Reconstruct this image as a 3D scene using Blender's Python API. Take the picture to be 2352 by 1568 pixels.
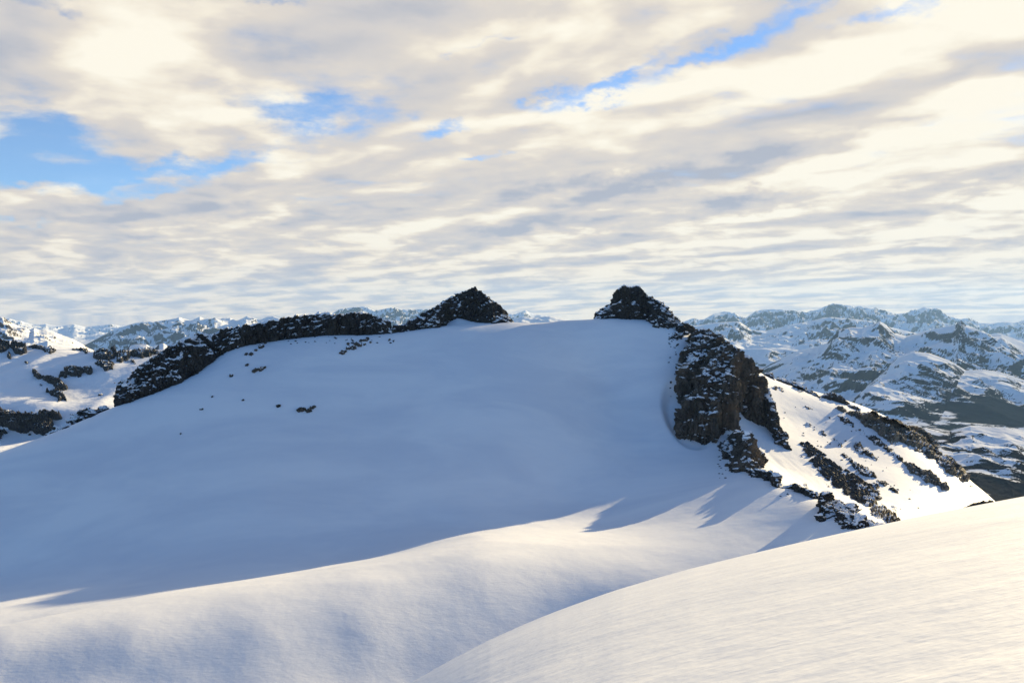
import bpy, bmesh, math, random
import numpy as np

# ------------------------------------------------------------------ scene, camera, sky, sun
scene = bpy.context.scene
for o in list(bpy.data.objects):
    bpy.data.objects.remove(o)
C = scene.collection
F_PX, W_PX, H_PX, EYE_ROW = 1829.0, 2352.0, 1568.0, 725.0     # photo measured in 2352 x 1568 units, 28 mm lens
PITCH = math.atan((H_PX / 2 - EYE_ROW) / F_PX)

cam_d = bpy.data.cameras.new("camera")
cam_d.lens = 28.0
cam_d.sensor_width = 36.0
cam_d.clip_start = 0.1
cam_d.clip_end = 400000.0
cam = bpy.data.objects.new("camera", cam_d)
C.objects.link(cam)
cam.location = (0, 0, 0)
cam.rotation_euler = (math.pi / 2 - PITCH, 0, 0)
scene.camera = cam

scene.view_settings.view_transform = 'Standard'
scene.view_settings.look = 'None'
scene.view_settings.exposure = 1.3
scene.view_settings.gamma = 1.0
scene.cycles.volume_bounces = 1
scene.cycles.max_bounces = 6
scene.cycles.diffuse_bounces = 3
scene.cycles.glossy_bounces = 2

SUN_AZ = math.radians(45.0)        # to the right of the view direction (+Y towards +X)
SUN_EL = math.radians(11.8)
SUN_DIR = np.array([math.sin(SUN_AZ) * math.cos(SUN_EL), math.cos(SUN_AZ) * math.cos(SUN_EL), math.sin(SUN_EL)])
sun_d = bpy.data.lights.new("sun", 'SUN')
sun_d.energy = 4.2
sun_d.angle = math.radians(0.53)
sun_d.color = (1.0, 0.80, 0.46)
sun = bpy.data.objects.new("sun", sun_d)
C.objects.link(sun)
sun.location = (300, 300, 300)
sun.rotation_euler = (math.pi / 2 - SUN_EL, 0, math.pi - SUN_AZ)


class G:
    """small helper that writes node graphs as arithmetic"""
    def __init__(s, tree):
        s.t = tree
        s.n = tree.nodes
        s.l = tree.links

    def node(s, kind, **kw):
        nd = s.n.new(kind)
        for k, v in kw.items():
            setattr(nd, k, v)
        return nd

    def put(s, sock, v):
        if hasattr(v, 'is_output'):
            s.l.new(v, sock)
        elif v is not None:
            sock.default_value = v

    def m(s, op, a, b=None, c=None, clamp=False):
        nd = s.node('ShaderNodeMath', operation=op)
        nd.use_clamp = clamp
        s.put(nd.inputs[0], a)
        if b is not None:
            s.put(nd.inputs[1], b)
        if c is not None:
            s.put(nd.inputs[2], c)
        return nd.outputs[0]

    def add(s, a, b): return s.m('ADD', a, b)
    def sub(s, a, b): return s.m('SUBTRACT', a, b)
    def mul(s, a, b): return s.m('MULTIPLY', a, b)
    def div(s, a, b): return s.m('DIVIDE', a, b)

    def smooth(s, v, a, b, lo=0.0, hi=1.0):
        nd = s.node('ShaderNodeMapRange', interpolation_type='SMOOTHSTEP')
        s.put(nd.inputs[0], v)
        s.put(nd.inputs[1], a)
        s.put(nd.inputs[2], b)
        s.put(nd.inputs[3], lo)
        s.put(nd.inputs[4], hi)
        return nd.outputs[0]

    def xyz(s, x, y, z):
        nd = s.node('ShaderNodeCombineXYZ')
        for i, v in enumerate((x, y, z)):
            s.put(nd.inputs[i], v)
        return nd.outputs[0]

    def sep(s, v):
        nd = s.node('ShaderNodeSeparateXYZ')
        s.put(nd.inputs[0], v)
        return nd.outputs

    def vmul(s, v, k):
        nd = s.node('ShaderNodeVectorMath', operation='MULTIPLY')
        s.put(nd.inputs[0], v)
        nd.inputs[1].default_value = k
        return nd.outputs[0]

    def noise(s, v, scale=1.0, detail=4.0, rough=0.5, dist=0.0, lac=2.0, out=0):
        nd = s.node('ShaderNodeTexNoise')
        s.put(nd.inputs['Vector'], v)
        nd.inputs['Scale'].default_value = scale
        nd.inputs['Detail'].default_value = detail
        nd.inputs['Roughness'].default_value = rough
        nd.inputs['Lacunarity'].default_value = lac
        nd.inputs['Distortion'].default_value = dist
        return nd.outputs[out]

    def mix(s, f, a, b):
        nd = s.node('ShaderNodeMix', data_type='RGBA')
        s.put(nd.inputs[0], f)
        for i, v in ((6, a), (7, b)):
            if isinstance(v, tuple) and len(v) == 3:
                v = v + (1.0,)
            s.put(nd.inputs[i], v)
        return nd.outputs[2]


# ------------------------------------------------------------------ world: clear sky with a broken cloud deck
world = bpy.data.worlds.new("World")
scene.world = world
world.use_nodes = True
wt = world.node_tree
for n in list(wt.nodes):
    wt.nodes.remove(n)
g = G(wt)
sky = g.node('ShaderNodeTexSky', sky_type='NISHITA')
sky.sun_disc = False
sky.sun_elevation = SUN_EL
sky.sun_rotation = SUN_AZ
sky.altitude = 2400
sky.air_density = 1.0
sky.dust_density = 0.1
sky.ozone_density = 3.5
bg_sky = g.node('ShaderNodeBackground')
g.l.new(sky.outputs[0], bg_sky.inputs[0])
bg_sky.inputs[1].default_value = 0.085

co = g.node('ShaderNodeTexCoord').outputs['Generated']
nrm = g.node('ShaderNodeVectorMath', operation='NORMALIZE')
g.l.new(co, nrm.inputs[0])
D = nrm.outputs[0]
dx, dy, dz = g.sep(D)
zz = g.add(g.m('MAXIMUM', dz, 0.0), 0.09)
u = g.div(dx, zz)
v = g.div(dy, zz)
# cloud streets run along (0.7, -0.7): s along, c across
S_ = g.mul(g.sub(u, v), 0.7071)
C_ = g.mul(g.add(u, v), 0.7071)
base = g.xyz(g.mul(S_, 0.80), g.mul(C_, 1.10), 0.0)
warp_n = g.noise(base, 0.8, 5, 0.55, out=1)
wv = g.node('ShaderNodeVectorMath', operation='MULTIPLY_ADD')
g.l.new(warp_n, wv.inputs[0])
wv.inputs[1].default_value = (0.75, 0.7, 0.0)
g.l.new(base, wv.inputs[2])
pv = wv.outputs[0]
big = g.noise(pv, 0.75, 3, 0.5)
mid = g.noise(pv, 1.35, 9, 0.56)
wv2 = g.node('ShaderNodeVectorMath', operation='MULTIPLY_ADD')
g.l.new(warp_n, wv2.inputs[0])
wv2.inputs[1].default_value = (0.35, 0.35, 0.0)
g.l.new(g.xyz(g.mul(u, 0.9), v, 4.0), wv2.inputs[2])
fine = g.noise(wv2.outputs[0], 4.6, 8, 0.58)
# the same deck sampled a little nearer the sun gives each cloud a lit and a shaded side
off = g.node('ShaderNodeVectorMath', operation='ADD')
g.l.new(pv, off.inputs[0])
off.inputs[1].default_value = (0.03, 0.22, 0.0)
mid2 = g.noise(off.outputs[0], 1.35, 3, 0.5)

az = g.m('ARCTAN2', dx, dy)
el = g.m('ARCSINE', dz)


def px_azel(px, py):
    cx, cy = (px - 1176) / F_PX, -(py - 784) / F_PX
    d = np.array([cx, math.cos(PITCH) + cy * math.sin(PITCH), -math.sin(PITCH) + cy * math.cos(PITCH)])
    d /= np.linalg.norm(d)
    return math.atan2(d[0], d[1]), math.asin(d[2])


wob = g.noise(g.xyz(g.mul(az, 9.0), g.mul(el, 16.0), 3.0), 1.0, 8, 0.65, out=1)
wx, wy, _ = g.sep(wob)
azw = g.add(az, g.mul(g.sub(wx, 0.5), 0.22))
elw = g.add(el, g.mul(g.sub(wy, 0.5), 0.10))


def blob(px, py, rx, ry, tilt):
    """soft ellipse in the sky (azimuth, elevation), in degrees of tilt"""
    a0, e0 = px_azel(px, py)
    c, s = math.cos(math.radians(tilt)), math.sin(math.radians(tilt))
    da = g.mul(g.sub(azw, a0), math.cos(e0))
    de = g.sub(elw, e0)
    p = g.div(g.add(g.mul(da, c), g.mul(de, s)), rx / F_PX)
    q = g.div(g.sub(g.mul(de, c), g.mul(da, s)), ry / F_PX)
    r2 = g.add(g.mul(p, p), g.mul(q, q))
    return g.m('EXPONENT', g.mul(r2, -1.0))


holes = None
for (px, py, rx, ry, tilt, k) in [
        (70, 275, 120, 60, -12, 0.95), (30, 350, 130, 40, 0, 0.7), (720, 268, 130, 36, 6, 0.85), (430, 375, 200, 26, 8, 0.9),
        (110, 405, 150, 24, 4, 0.85), (1270, 232, 95, 30, 22, 1.0), (1420, 178, 110, 24, 26, 0.95),
        (1650, 112, 130, 26, 24, 0.85), (1860, 30, 100, 26, 22, 0.8), (2120, 0, 110, 18, 8, 0.7),
        (1030, 275, 80, 20, 10, 0.9), (1160, 368, 60, 12, 0, 0.75), (100, 8, 110, 20, 0, 0.7),
        (310, 440, 110, 18, 6, 0.8), (60, 510, 150, 10, 3, 0.7), (330, 555, 140, 9, 2, 0.7), (1590, 578, 60, 6, 0, 0.6),
        (1090, 110, 80, 14, 15, 0.6), (640, 0, 110, 12, 0, 0.6), (1900, 590, 60, 8, 0, 0.25)]:
    b = g.mul(blob(px, py, rx, ry, tilt), k)
    holes = b if holes is None else g.add(holes, b)
shade = None
for (px, py, rx, ry, tilt, k) in [
        (1680, 385, 330, 34, 11, 0.9), (1330, 440, 190, 18, 5, 0.8), (1700, 470, 170, 16, 4, 0.7), (2240, 445, 180, 26, 3, 0.9),
        (1100, 20, 280, 50, 8, 0.5), (800, 160, 300, 40, 5, 0.35), (2100, 190, 260, 40, 14, 0.35),
        (760, 440, 330, 40, 6, 0.35), (2200, 550, 200, 12, 2, 0.6), (1250, 525, 220, 12, 2, 0.5), (500, 500, 260, 18, 4, 0.45),
        (2270, 300, 240, 130, 0, -0.38), (2150, 560, 260, 60, 0, -0.12), (150, 470, 150, 20, 5, 0.35), (300, 320, 80, 40, 30, 0.3), (560, 110, 160, 40, -20, 0.25)]:
    b = g.mul(blob(px, py, rx, ry, tilt), k)
    shade = b if shade is None else g.add(shade, b)

dens = g.add(g.add(g.mul(big, 0.40), g.mul(mid, 0.70)), g.mul(fine, 0.55))      # mean about 0.80
dens = g.sub(g.add(dens, g.smooth(dz, 0.02, 0.16, 0.48, 0.13)), g.mul(holes, 0.38))
front = g.smooth(dy, -0.15, 0.45)  # clouds cleared from the unseen sky behind and overhead, for blue ambient fill
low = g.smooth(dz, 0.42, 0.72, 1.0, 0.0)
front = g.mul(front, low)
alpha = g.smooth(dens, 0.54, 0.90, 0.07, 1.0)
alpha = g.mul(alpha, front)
# brightness inside the deck
ga = g.noise(pv, 1.35, 3, 0.5)
grad = g.mul(g.sub(ga, mid2), 3.4)
lit = g.add(g.add(0.88, grad), g.mul(g.sub(0.5, big), 0.8))
lit = g.add(lit, g.add(g.mul(g.sub(fine, 0.5), 0.95), g.mul(g.sub(mid, 0.5), 0.3)))
hz = g.noise(g.xyz(g.mul(az, 26.0), g.mul(el, 95.0), 7.0), 1.0, 6, 0.58, 0.6)
lowel = g.smooth(dz, 0.03, 0.24, 1.0, 0.0)
lit = g.add(lit, g.mul(g.mul(g.sub(hz, 0.5), lowel), 1.3))
lit = g.sub(lit, g.mul(shade, 0.80))
sd = SUN_DIR
sdot = g.add(g.add(g.mul(dx, float(sd[0])), g.mul(dy, float(sd[1]))), g.mul(dz, float(sd[2])))
glow = g.m('POWER', g.m('MAXIMUM', sdot, 0.0), 6.0)
lit = g.add(lit, g.mul(g.sub(glow, 0.30), 0.27))
lit = g.m('MINIMUM', g.m('MAXIMUM', lit, 0.0), 1.25)
ramp = g.node('ShaderNodeValToRGB')
cr = ramp.color_ramp
cr.elements[0].position = 0.0
cr.elements[0].color = (0.25, 0.265, 0.305, 1)
cr.elements[1].position = 1.0
cr.elements[1].color = (0.57, 0.535, 0.455, 1)
e = cr.elements.new(0.82)
e.color = (0.51, 0.465, 0.39, 1)
e = cr.elements.new(0.35)
e.color = (0.355, 0.34, 0.335, 1)
e = cr.elements.new(0.65)
e.color = (0.42, 0.385, 0.345, 1)
g.l.new(g.div(lit, 1.25), ramp.inputs[0])
# clouds far towards the horizon turn bluer and dimmer
hor = g.smooth(dz, 0.0, 0.13, 0.8, 0.0)
hcol = g.mix(g.smooth(g.add(g.mul(g.add(mid, g.mul(grad, 0.4)), 0.55), g.mul(hz, 0.5)), 0.36, 0.68), (0.305, 0.300, 0.315), (0.58, 0.49, 0.37))
ccol = g.mix(hor, ramp.outputs[0], hcol)
bg_c = g.node('ShaderNodeBackground')
g.l.new(ccol, bg_c.inputs[0])
bg_c.inputs[1].default_value = 0.735
mixs = g.node('ShaderNodeMixShader')
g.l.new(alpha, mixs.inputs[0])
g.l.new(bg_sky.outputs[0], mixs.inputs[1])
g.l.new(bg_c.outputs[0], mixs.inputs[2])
wo = g.node('ShaderNodeOutputWorld')
g.l.new(mixs.outputs[0], wo.inputs[0])
world.cycles.sampling_method = 'MANUAL'
world.cycles.sample_map_resolution = 1024


# ------------------------------------------------------------------ projection helpers
def ray(px, py):
    px = np.asarray(px, float)
    py = np.asarray(py, float)
    cx, cy = (px - W_PX / 2) / F_PX, -(py - H_PX / 2) / F_PX
    d = np.stack([cx, math.cos(PITCH) + cy * math.sin(PITCH), -math.sin(PITCH) + cy * math.cos(PITCH)], -1)
    return d / d[..., 1:2]


def P(px, py, Y):
    return ray(px, py) * np.asarray(Y, float)[..., None]


# ------------------------------------------------------------------ noise (numpy)
def _hash(ix, iy, iz, seed):
    h = (ix.astype(np.uint32) * np.uint32(374761393) + iy.astype(np.uint32) * np.uint32(668265263)
         + iz.astype(np.uint32) * np.uint32(2246822519) + np.uint32(seed * 3266489917 % 4294967296))
    h = (h ^ (h >> np.uint32(13))) * np.uint32(1274126177)
    h = (h ^ (h >> np.uint32(16))) * np.uint32(2654435761)
    return h ^ (h >> np.uint32(15))


_GR = np.array([[1, 1, 0], [-1, 1, 0], [1, -1, 0], [-1, -1, 0], [1, 0, 1], [-1, 0, 1], [1, 0, -1], [-1, 0, -1],
                [0, 1, 1], [0, -1, 1], [0, 1, -1], [0, -1, -1], [1, 1, 0], [-1, 1, 0], [0, -1, 1], [0, -1, -1]], float)


def perlin(p, seed=0):
    i = np.floor(p).astype(np.int64)
    f = p - i
    w = f * f * f * (f * (f * 6 - 15) + 10)
    out = np.zeros(p.shape[:-1])
    for a in (0, 1):
        for b in (0, 1):
            for c in (0, 1):
                gr = _GR[_hash(i[..., 0] + a, i[..., 1] + b, i[..., 2] + c, seed) & np.uint32(15)]
                d = gr[..., 0] * (f[..., 0] - a) + gr[..., 1] * (f[..., 1] - b) + gr[..., 2] * (f[..., 2] - c)
                out += d * (w[..., 0] if a else 1 - w[..., 0]) * (w[..., 1] if b else 1 - w[..., 1]) * (w[..., 2] if c else 1 - w[..., 2])
    return out


def fbm(p, octv=5, seed=0, rough=0.5):
    s, a, t = np.zeros(p.shape[:-1]), 1.0, 0.0
    for k in range(octv):
        s += a * perlin(p * 2.0 ** k + 17.3 * k, seed + k)
        t += a
        a *= rough
    return s / t


def ridged(p, octv=5, seed=0, rough=0.5):
    s, a, t, w = np.zeros(p.shape[:-1]), 1.0, 0.0, 1.0
    for k in range(octv):
        r = 1 - np.abs(perlin(p * 2.0 ** k + 9.1 * k, seed + k)) * 1.6
        r = np.clip(r, 0, 1) ** 2
        s += a * r * w
        w = np.clip(r * 1.5, 0, 1)
        t += a
        a *= rough
    return s / t


def cells(p, seed=0):
    """random value of the nearest Worley cell, the gap F2 - F1, and a random tilted plane inside the cell"""
    i = np.floor(p).astype(np.int64)
    f1 = np.full(p.shape[:-1], 9.0)
    f2 = np.full(p.shape[:-1], 9.0)
    val = np.zeros(p.shape[:-1])
    tilt = np.zeros(p.shape[:-1])
    for a in (-1, 0, 1):
        for b in (-1, 0, 1):
            for c in (-1, 0, 1):
                q = i + np.array([a, b, c])
                h = _hash(q[..., 0], q[..., 1], q[..., 2], seed)
                o = np.stack([(h & np.uint32(1023)) / 1023.0, ((h >> np.uint32(10)) & np.uint32(1023)) / 1023.0,
                              ((h >> np.uint32(20)) & np.uint32(1023)) / 1023.0], -1)
                dv = p - (q + o)
                d = np.sqrt((dv ** 2).sum(-1))
                near = d < f1
                f2 = np.where(near, f1, np.minimum(f2, d))
                hv = (_hash(q[..., 0], q[..., 1], q[..., 2], seed + 77) & np.uint32(65535)) / 65535.0
                val = np.where(near, hv, val)
                h2 = _hash(q[..., 0], q[..., 1], q[..., 2], seed + 131)
                rv = np.stack([(h2 & np.uint32(1023)), ((h2 >> np.uint32(10)) & np.uint32(1023)), ((h2 >> np.uint32(20)) & np.uint32(1023))], -1) / 511.5 - 1.0
                tilt = np.where(near, (dv * rv).sum(-1), tilt)
                f1 = np.where(near, d, f1)
    return val, f2 - f1, tilt


# ------------------------------------------------------------------ thin plate surfaces
class TPS:
    def __init__(s, pts, lam=0.5):
        pts = np.asarray(pts, float)
        s.c = pts[:, :2] / 100.0
        n = len(pts)
        A = np.zeros((n + 3, n + 3))
        A[:n, :n] = s.k(s.c[:, None, :] - s.c[None, :, :]) + lam * np.eye(n) * 0.01
        A[:n, n] = 1
        A[:n, n + 1:] = s.c
        A[n, :n] = 1
        A[n + 1:, :n] = s.c.T
        b = np.zeros(n + 3)
        b[:n] = pts[:, 2]
        s.w = np.linalg.solve(A, b)

    @staticmethod
    def k(d):
        r2 = (d ** 2).sum(-1)
        return 0.5 * r2 * np.log(r2 + 1e-9)

    def __call__(s, x, y):
        q = np.stack([x, y], -1).reshape(-1, 2) / 100.0
        out = np.empty(len(q))
        for i in range(0, len(q), 40000):
            b = q[i:i + 40000]
            out[i:i + 40000] = s.k(b[:, None, :] - s.c[None]) @ s.w[:len(s.c)] + s.w[-3] + b @ s.w[-2:]
        return out.reshape(np.shape(x))


def ctrl(px_list, world_list=()):
    out = [P(a, b, np.array(Y)) for a, b, Y in px_list]
    return np.array(out + [np.array(w, float) for w in world_list])


def bowl_line(px, py):
    """distance on the bowl's back slope: it leaves the flat snow at a foot line and rises evenly, more gently on the left"""
    fy = np.interp(px, [-300, 0, 300, 600, 1000, 1180, 1300], [1380, 1335, 1290, 1250, 1195, 1160, 1130])
    fY = np.interp(px, [-300, 0, 300, 600, 1000, 1180, 1300], [305, 305, 312, 324, 354, 374, 396])
    m = np.interp(px, [-300, 0, 300, 600, 1000, 1180, 1300], [0.40, 0.40, 0.42, 0.45, 0.47, 0.48, 0.47])
    fz = -(fy - EYE_ROW) / F_PX * fY
    return (px, py, (m * fY - fz) / (m + (py - EYE_ROW) / F_PX))


def behind_rim():
    """the snow rolls over and falls away behind its skyline"""
    out = []
    for px, py, d1, d2 in [(-250, 1140, 16, 50), (-120, 1090, 16, 50), (0, 1042, 16, 50), (100, 1004, 16, 50), (200, 963, 16, 50), (270, 931, 16, 48), (380, 890, 14, 44), (450, 858, 14, 44),
                           (530, 800, 12, 40), (620, 782, 12, 40), (740, 766, 11, 36), (850, 764, 11, 36), (1000, 748, 11, 34), (1180, 741, 9, 30), (1300, 735, 9, 30)]:
        Y = bowl_line(px, py)[2]
        for dY, dz in ((45, d1), (110, d2)):
            w = P(px, py, np.array(Y + dY))
            out.append((w[0], w[1], w[2] - dz))
    return out


BOWL = TPS(ctrl([
    (-300, 1568, 184.3), (0, 1568, 190.5), (300, 1568, 197.5), (500, 1568, 202.5), (780, 1568, 212.3), (940, 1568, 218.3), (1300, 1500, 237.9), (1500, 1400, 252), (1900, 1260, 276), (-300, 1440, 253.0), (0, 1400, 257.3), (300, 1365, 270.9), (600, 1320, 288.5), (850, 1275, 311.0), (1100, 1230, 316.1), (1500, 1130, 398), (0, 1440, 240.2), (300, 1420, 217.5), (600, 1390, 230.7), (850, 1340, 249.5), (1100, 1290, 272), (0, 1480, 199.3), (300, 1480, 206.7), (600, 1450, 219.6), (850, 1450, 228.7), (1100, 1350, 256.5), (1100, 1480, 235.1), (1500, 1220, 330), (1850, 1225, 297), (1700, 1120, 380), (0, 1335, 305), (300, 1290, 312), (600, 1250, 324), (1000, 1195, 354), (1180, 1160, 374), (1300, 1130, 396),
] + [bowl_line(*q) for q in [
    (-300, 1200), (-300, 1100), (0, 1200), (0, 1080), (0, 1048), (150, 1180), (150, 1060), (100, 1010),
    (300, 1200), (300, 1100), (300, 960), (200, 968), (270, 934), (380, 898), (450, 865), (530, 800),
    (600, 1130), (600, 1000), (600, 850), (600, 795), (740, 770), (800, 1050), (800, 900), (850, 770),
    (1000, 1150), (1000, 1000), (1000, 850), (1000, 752), (1180, 1050), (1180, 900), (1180, 742), (1300, 1000), (1300, 850), (1300, 737)]] + [
    (1420, 1095, 418), (1500, 1060, 442), (1400, 900, 513), (1400, 1000, 464), (1530, 950, 492), (1520, 850, 532), (1500, 765, 574), (1410, 732, 592), (1570, 752, 590),
    (1650, 1015, 470), (1760, 1095, 388), (1880, 1145, 334), (1990, 1212, 284),
], [
    (180, 520, -52), (170, 620, -8), (-500, 330, -170), (-560, 560, -230), (-330, 900, -230), (150, 950, -200),
    (0, 100, -100), (200, 200, -88), (-200, 100, -96)] + behind_rim()))
def behind_slope():
    out = []
    for px, py, Y in [(1790, 866, 622), (1900, 908, 665), (2000, 942, 692), (2100, 980, 715), (2165, 1045, 635), (2230, 1108, 560), (2285, 1146, 480), (2340, 1185, 425), (2420, 1240, 375)]:
        for dp, dY, dz in ((25, 40, 13), (70, 100, 48)):
            w = P(px + dp, py, np.array(Y + dY))
            out.append((w[0], w[1], w[2] - dz))
    return out


SLOPE = TPS(ctrl([
    (1690, 1005, 470), (1720, 1040, 452), (1800, 1112, 376), (1900, 1152, 334), (2050, 1205, 300),
    (1780, 870, 618), (1840, 892, 636), (1900, 914, 655), (1950, 934, 668), (2000, 950, 680), (2050, 966, 692), (2100, 987, 700), (2230, 1112, 560), (2285, 1150, 480),
    (1900, 1000, 530), (2000, 1080, 460), (2150, 1125, 448), (1570, 752, 592), (1700, 900, 545),
], [
    (100, 480, -50), (75, 400, -48), (50, 300, -55), (120, 600, 4), (60, 680, 18),
    (480, 1000, -260), (210, 760, -75), (600, 700, -300), (330, 290, -118),
    (160, 730, -60)] + behind_slope()))

# the wind-packed dome the photographer stands on: every azimuth has a rounded profile with its own horizon
_DT = np.arctan((np.array([-1400, -300, 400, 700, 940, 1100, 1250, 1400, 1600, 1800, 2000, 2200, 2352, 2700, 3600]) - 1176) / F_PX)
_DS = (np.array([2600, 2300, 1930, 1730, 1568, 1483, 1415, 1362, 1306, 1259, 1215, 1172, 1143, 1085, 1010]) - EYE_ROW) / F_PX


def dome(x, y):
    r = np.hypot(x, y) + 1e-6
    th = np.arctan2(x, y)
    cth = np.maximum(np.cos(np.clip(th, -1.2, 1.2)), 0.3)
    S = np.interp(th, _DT, _DS)
    for k in (0.05, 0.1):
        S = 0.5 * S + 0.25 * (np.interp(th - k, _DT, _DS) + np.interp(th + k, _DT, _DS))
    S = S * cth
    h = 2.1
    rs = 34 + 14 * np.clip(th, -0.5, 1.0)
    k = h / rs ** 2
    return -h - (S - 2 * h / rs) * r - k * r * r


def smin(a, b, k):
    h = np.clip(0.5 + 0.5 * (b - a) / k, 0, 1)
    return b * (1 - h) + a * h - k * h * (1 - h)


def far_field(x, y):
    z = smin(BOWL(x, y), SLOPE(x, y), 5.0)
    p = np.stack([x / 90.0, y / 60.0, np.zeros_like(x)], -1)
    z = z + 0.7 * fbm(p, 3, 5)
    # avalanche runnels below the hanging cliff, running down the fall line
    mk = np.exp(-((x - 158) / 16.0) ** 2) * np.exp(-((y - 425) / 55.0) ** 2)
    q = np.stack([(x + 0.10 * y) / 2.6, y / 55.0, np.zeros_like(x)], -1)
    z = z - 0.55 * mk * np.abs(fbm(q, 3, 15)) * 2.0
    # wind scoop curving round the foot of the big cliff
    sx, sy = P(1575, 938, 492.0)[:2]
    rr_ = np.sqrt(((x - sx) / 15.0) ** 2 + ((y - sy) / 34.0) ** 2)
    tt = np.clip((1.0 - rr_) / 0.35, 0, 1)
    z = z - 4.5 * tt * tt * (3 - 2 * tt)
    # snow tongue drifted up against the middle summit
    sx, sy = P(1044, 745, 562.0)[:2]
    z = z + 7.5 * np.exp(-(np.abs(x - sx - 2.0) / 13.0) ** 1.5 - ((y - sy) / 11.0) ** 2)
    return np.maximum(z, -900)


def field(x, y):
    return -smin(-far_field(x, y), -dome(x, y), 3.0)


class Terrain:
    """regular grid of heights used to find where a line of sight meets the snow"""
    def __init__(s, fn, x0, x1, y0, y1, st):
        s.x0, s.y0, s.st = x0, y0, st
        gx, gy = np.meshgrid(np.arange(x0, x1, st), np.arange(y0, y1, st))
        s.z = fn(gx, gy)
        s.ymin, s.ymax = y0, y1 - 2 * st

    def h(s, x, y):
        fx = np.clip((x - s.x0) / s.st, 0, s.z.shape[1] - 1.001)
        fy = np.clip((y - s.y0) / s.st, 0, s.z.shape[0] - 1.001)
        i, j = fx.astype(int), fy.astype(int)
        a, b = fx - i, fy - j
        z = s.z
        return (z[j, i] * (1 - a) + z[j, i + 1] * a) * (1 - b) + (z[j + 1, i] * (1 - a) + z[j + 1, i + 1] * a) * b

    def normal(s, x, y):
        e = s.st * 2
        gx = (s.h(x + e, y) - s.h(x - e, y)) / (2 * e)
        gy = (s.h(x, y + e) - s.h(x, y - e)) / (2 * e)
        n = np.stack([-gx, -gy, np.ones_like(gx)], -1)
        return n / np.linalg.norm(n, axis=-1, keepdims=True)

    def hit(s, px, py):
        d = ray(px, py)
        Y = np.full(d.shape[:-1], np.nan)
        prev = np.full(d.shape[:-1], s.ymin, float)
        done = np.zeros(d.shape[:-1], bool)
        ys = np.geomspace(s.ymin, s.ymax, 420)
        for yv in ys:
            below = (d[..., 2] * yv < s.h(d[..., 0] * yv, np.full(done.shape, yv))) & ~done
            Y = np.where(below, yv, Y)
            done |= below
            prev = np.where(done, prev, yv)
        lo, hi = prev.copy(), np.where(done, Y, s.ymax)
        for _ in range(12):
            mm = (lo + hi) / 2
            bl = d[..., 2] * mm < s.h(d[..., 0] * mm, mm)
            hi = np.where(bl, mm, hi)
            lo = np.where(bl, lo, mm)
        return np.where(done, hi, np.nan)


# ------------------------------------------------------------------ mesh helpers
def blur(a, k):
    for ax in (0, 1):
        pad = [(0, 0)] * a.ndim
        pad[ax] = (k + 1, k)
        c = np.cumsum(np.pad(a, pad, mode='edge'), axis=ax)
        n = a.shape[ax]
        hi = np.take(c, np.arange(2 * k + 1, 2 * k + 1 + n), axis=ax)
        lo = np.take(c, np.arange(0, n), axis=ax)
        a = (hi - lo) / (2 * k + 1)
    return a


def flatness(V, k=2):
    """upward part of the normal of a vertex grid after a little smoothing: where snow can lie"""
    B = blur(V, k)
    n = np.cross(np.gradient(B, axis=1), np.gradient(B, axis=0))
    return np.abs(n[..., 2]) / (np.linalg.norm(n, axis=-1) + 1e-9)


def mesh_obj(name, verts, faces, mat, smooth=True, origin=None, parent=None, lie=None):
    verts = np.asarray(verts, np.float64)
    faces = np.asarray(faces, np.int32)
    if origin is None:
        origin = np.array([verts[:, 0].mean(), verts[:, 1].mean(), verts[:, 2].min()])
    origin = np.asarray(origin, float)
    me = bpy.data.meshes.new(name)
    k = faces.shape[1]
    me.vertices.add(len(verts))
    me.vertices.foreach_set('co', (verts - origin).astype(np.float32).ravel())
    me.loops.add(faces.size)
    me.loops.foreach_set('vertex_index', faces.ravel())
    me.polygons.add(len(faces))
    me.polygons.foreach_set('loop_start', np.arange(0, faces.size, k, dtype=np.int32))
    me.polygons.foreach_set('loop_total', np.full(len(faces), k, np.int32))
    me.polygons.foreach_set('use_smooth', np.full(len(faces), smooth, bool))
    me.update(calc_edges=True)
    if lie is not None:
        at = me.attributes.new('lie', 'FLOAT', 'POINT')
        at.data.foreach_set('value', np.asarray(lie, np.float32).ravel())
    me.materials.append(mat)
    o = bpy.data.objects.new(name, me)
    o.location = origin
    C.objects.link(o)
    if parent is not None:
        o.parent = parent
    return o


def grid_faces(nr, nc, keep=None):
    i = np.arange(nr * nc).reshape(nr, nc)
    f = np.stack([i[:-1, :-1], i[:-1, 1:], i[1:, 1:], i[1:, :-1]], -1).reshape(-1, 4)
    if keep is not None:
        kq = keep[:-1, :-1] | keep[:-1, 1:] | keep[1:, 1:] | keep[1:, :-1]
        f = f[kq.ravel()]
    return f


def compact(v, f):
    used = np.unique(f)
    mp = np.zeros(len(v), np.int64)
    mp[used] = np.arange(len(used))
    return v[used], mp[f]


def tag(o, label, cat, group=None):
    o['label'] = label
    o['category'] = cat
    if group:
        o['group'] = group
    return o


def struct(o, label=None, cat=None):
    o['kind'] = 'structure'
    if label:
        o['label'] = label
        o['category'] = cat
    return o


# ------------------------------------------------------------------ materials
def new_mat(name):
    m = bpy.data.materials.new(name)
    m.use_nodes = True
    t = m.node_tree
    for n in list(t.nodes):
        t.nodes.remove(n)
    gg = G(t)
    b = gg.node('ShaderNodeBsdfPrincipled')
    o = gg.node('ShaderNodeOutputMaterial')
    gg.l.new(b.outputs[0], o.inputs[0])
    geo = gg.node('ShaderNodeNewGeometry')
    return m, gg, b, geo


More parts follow.
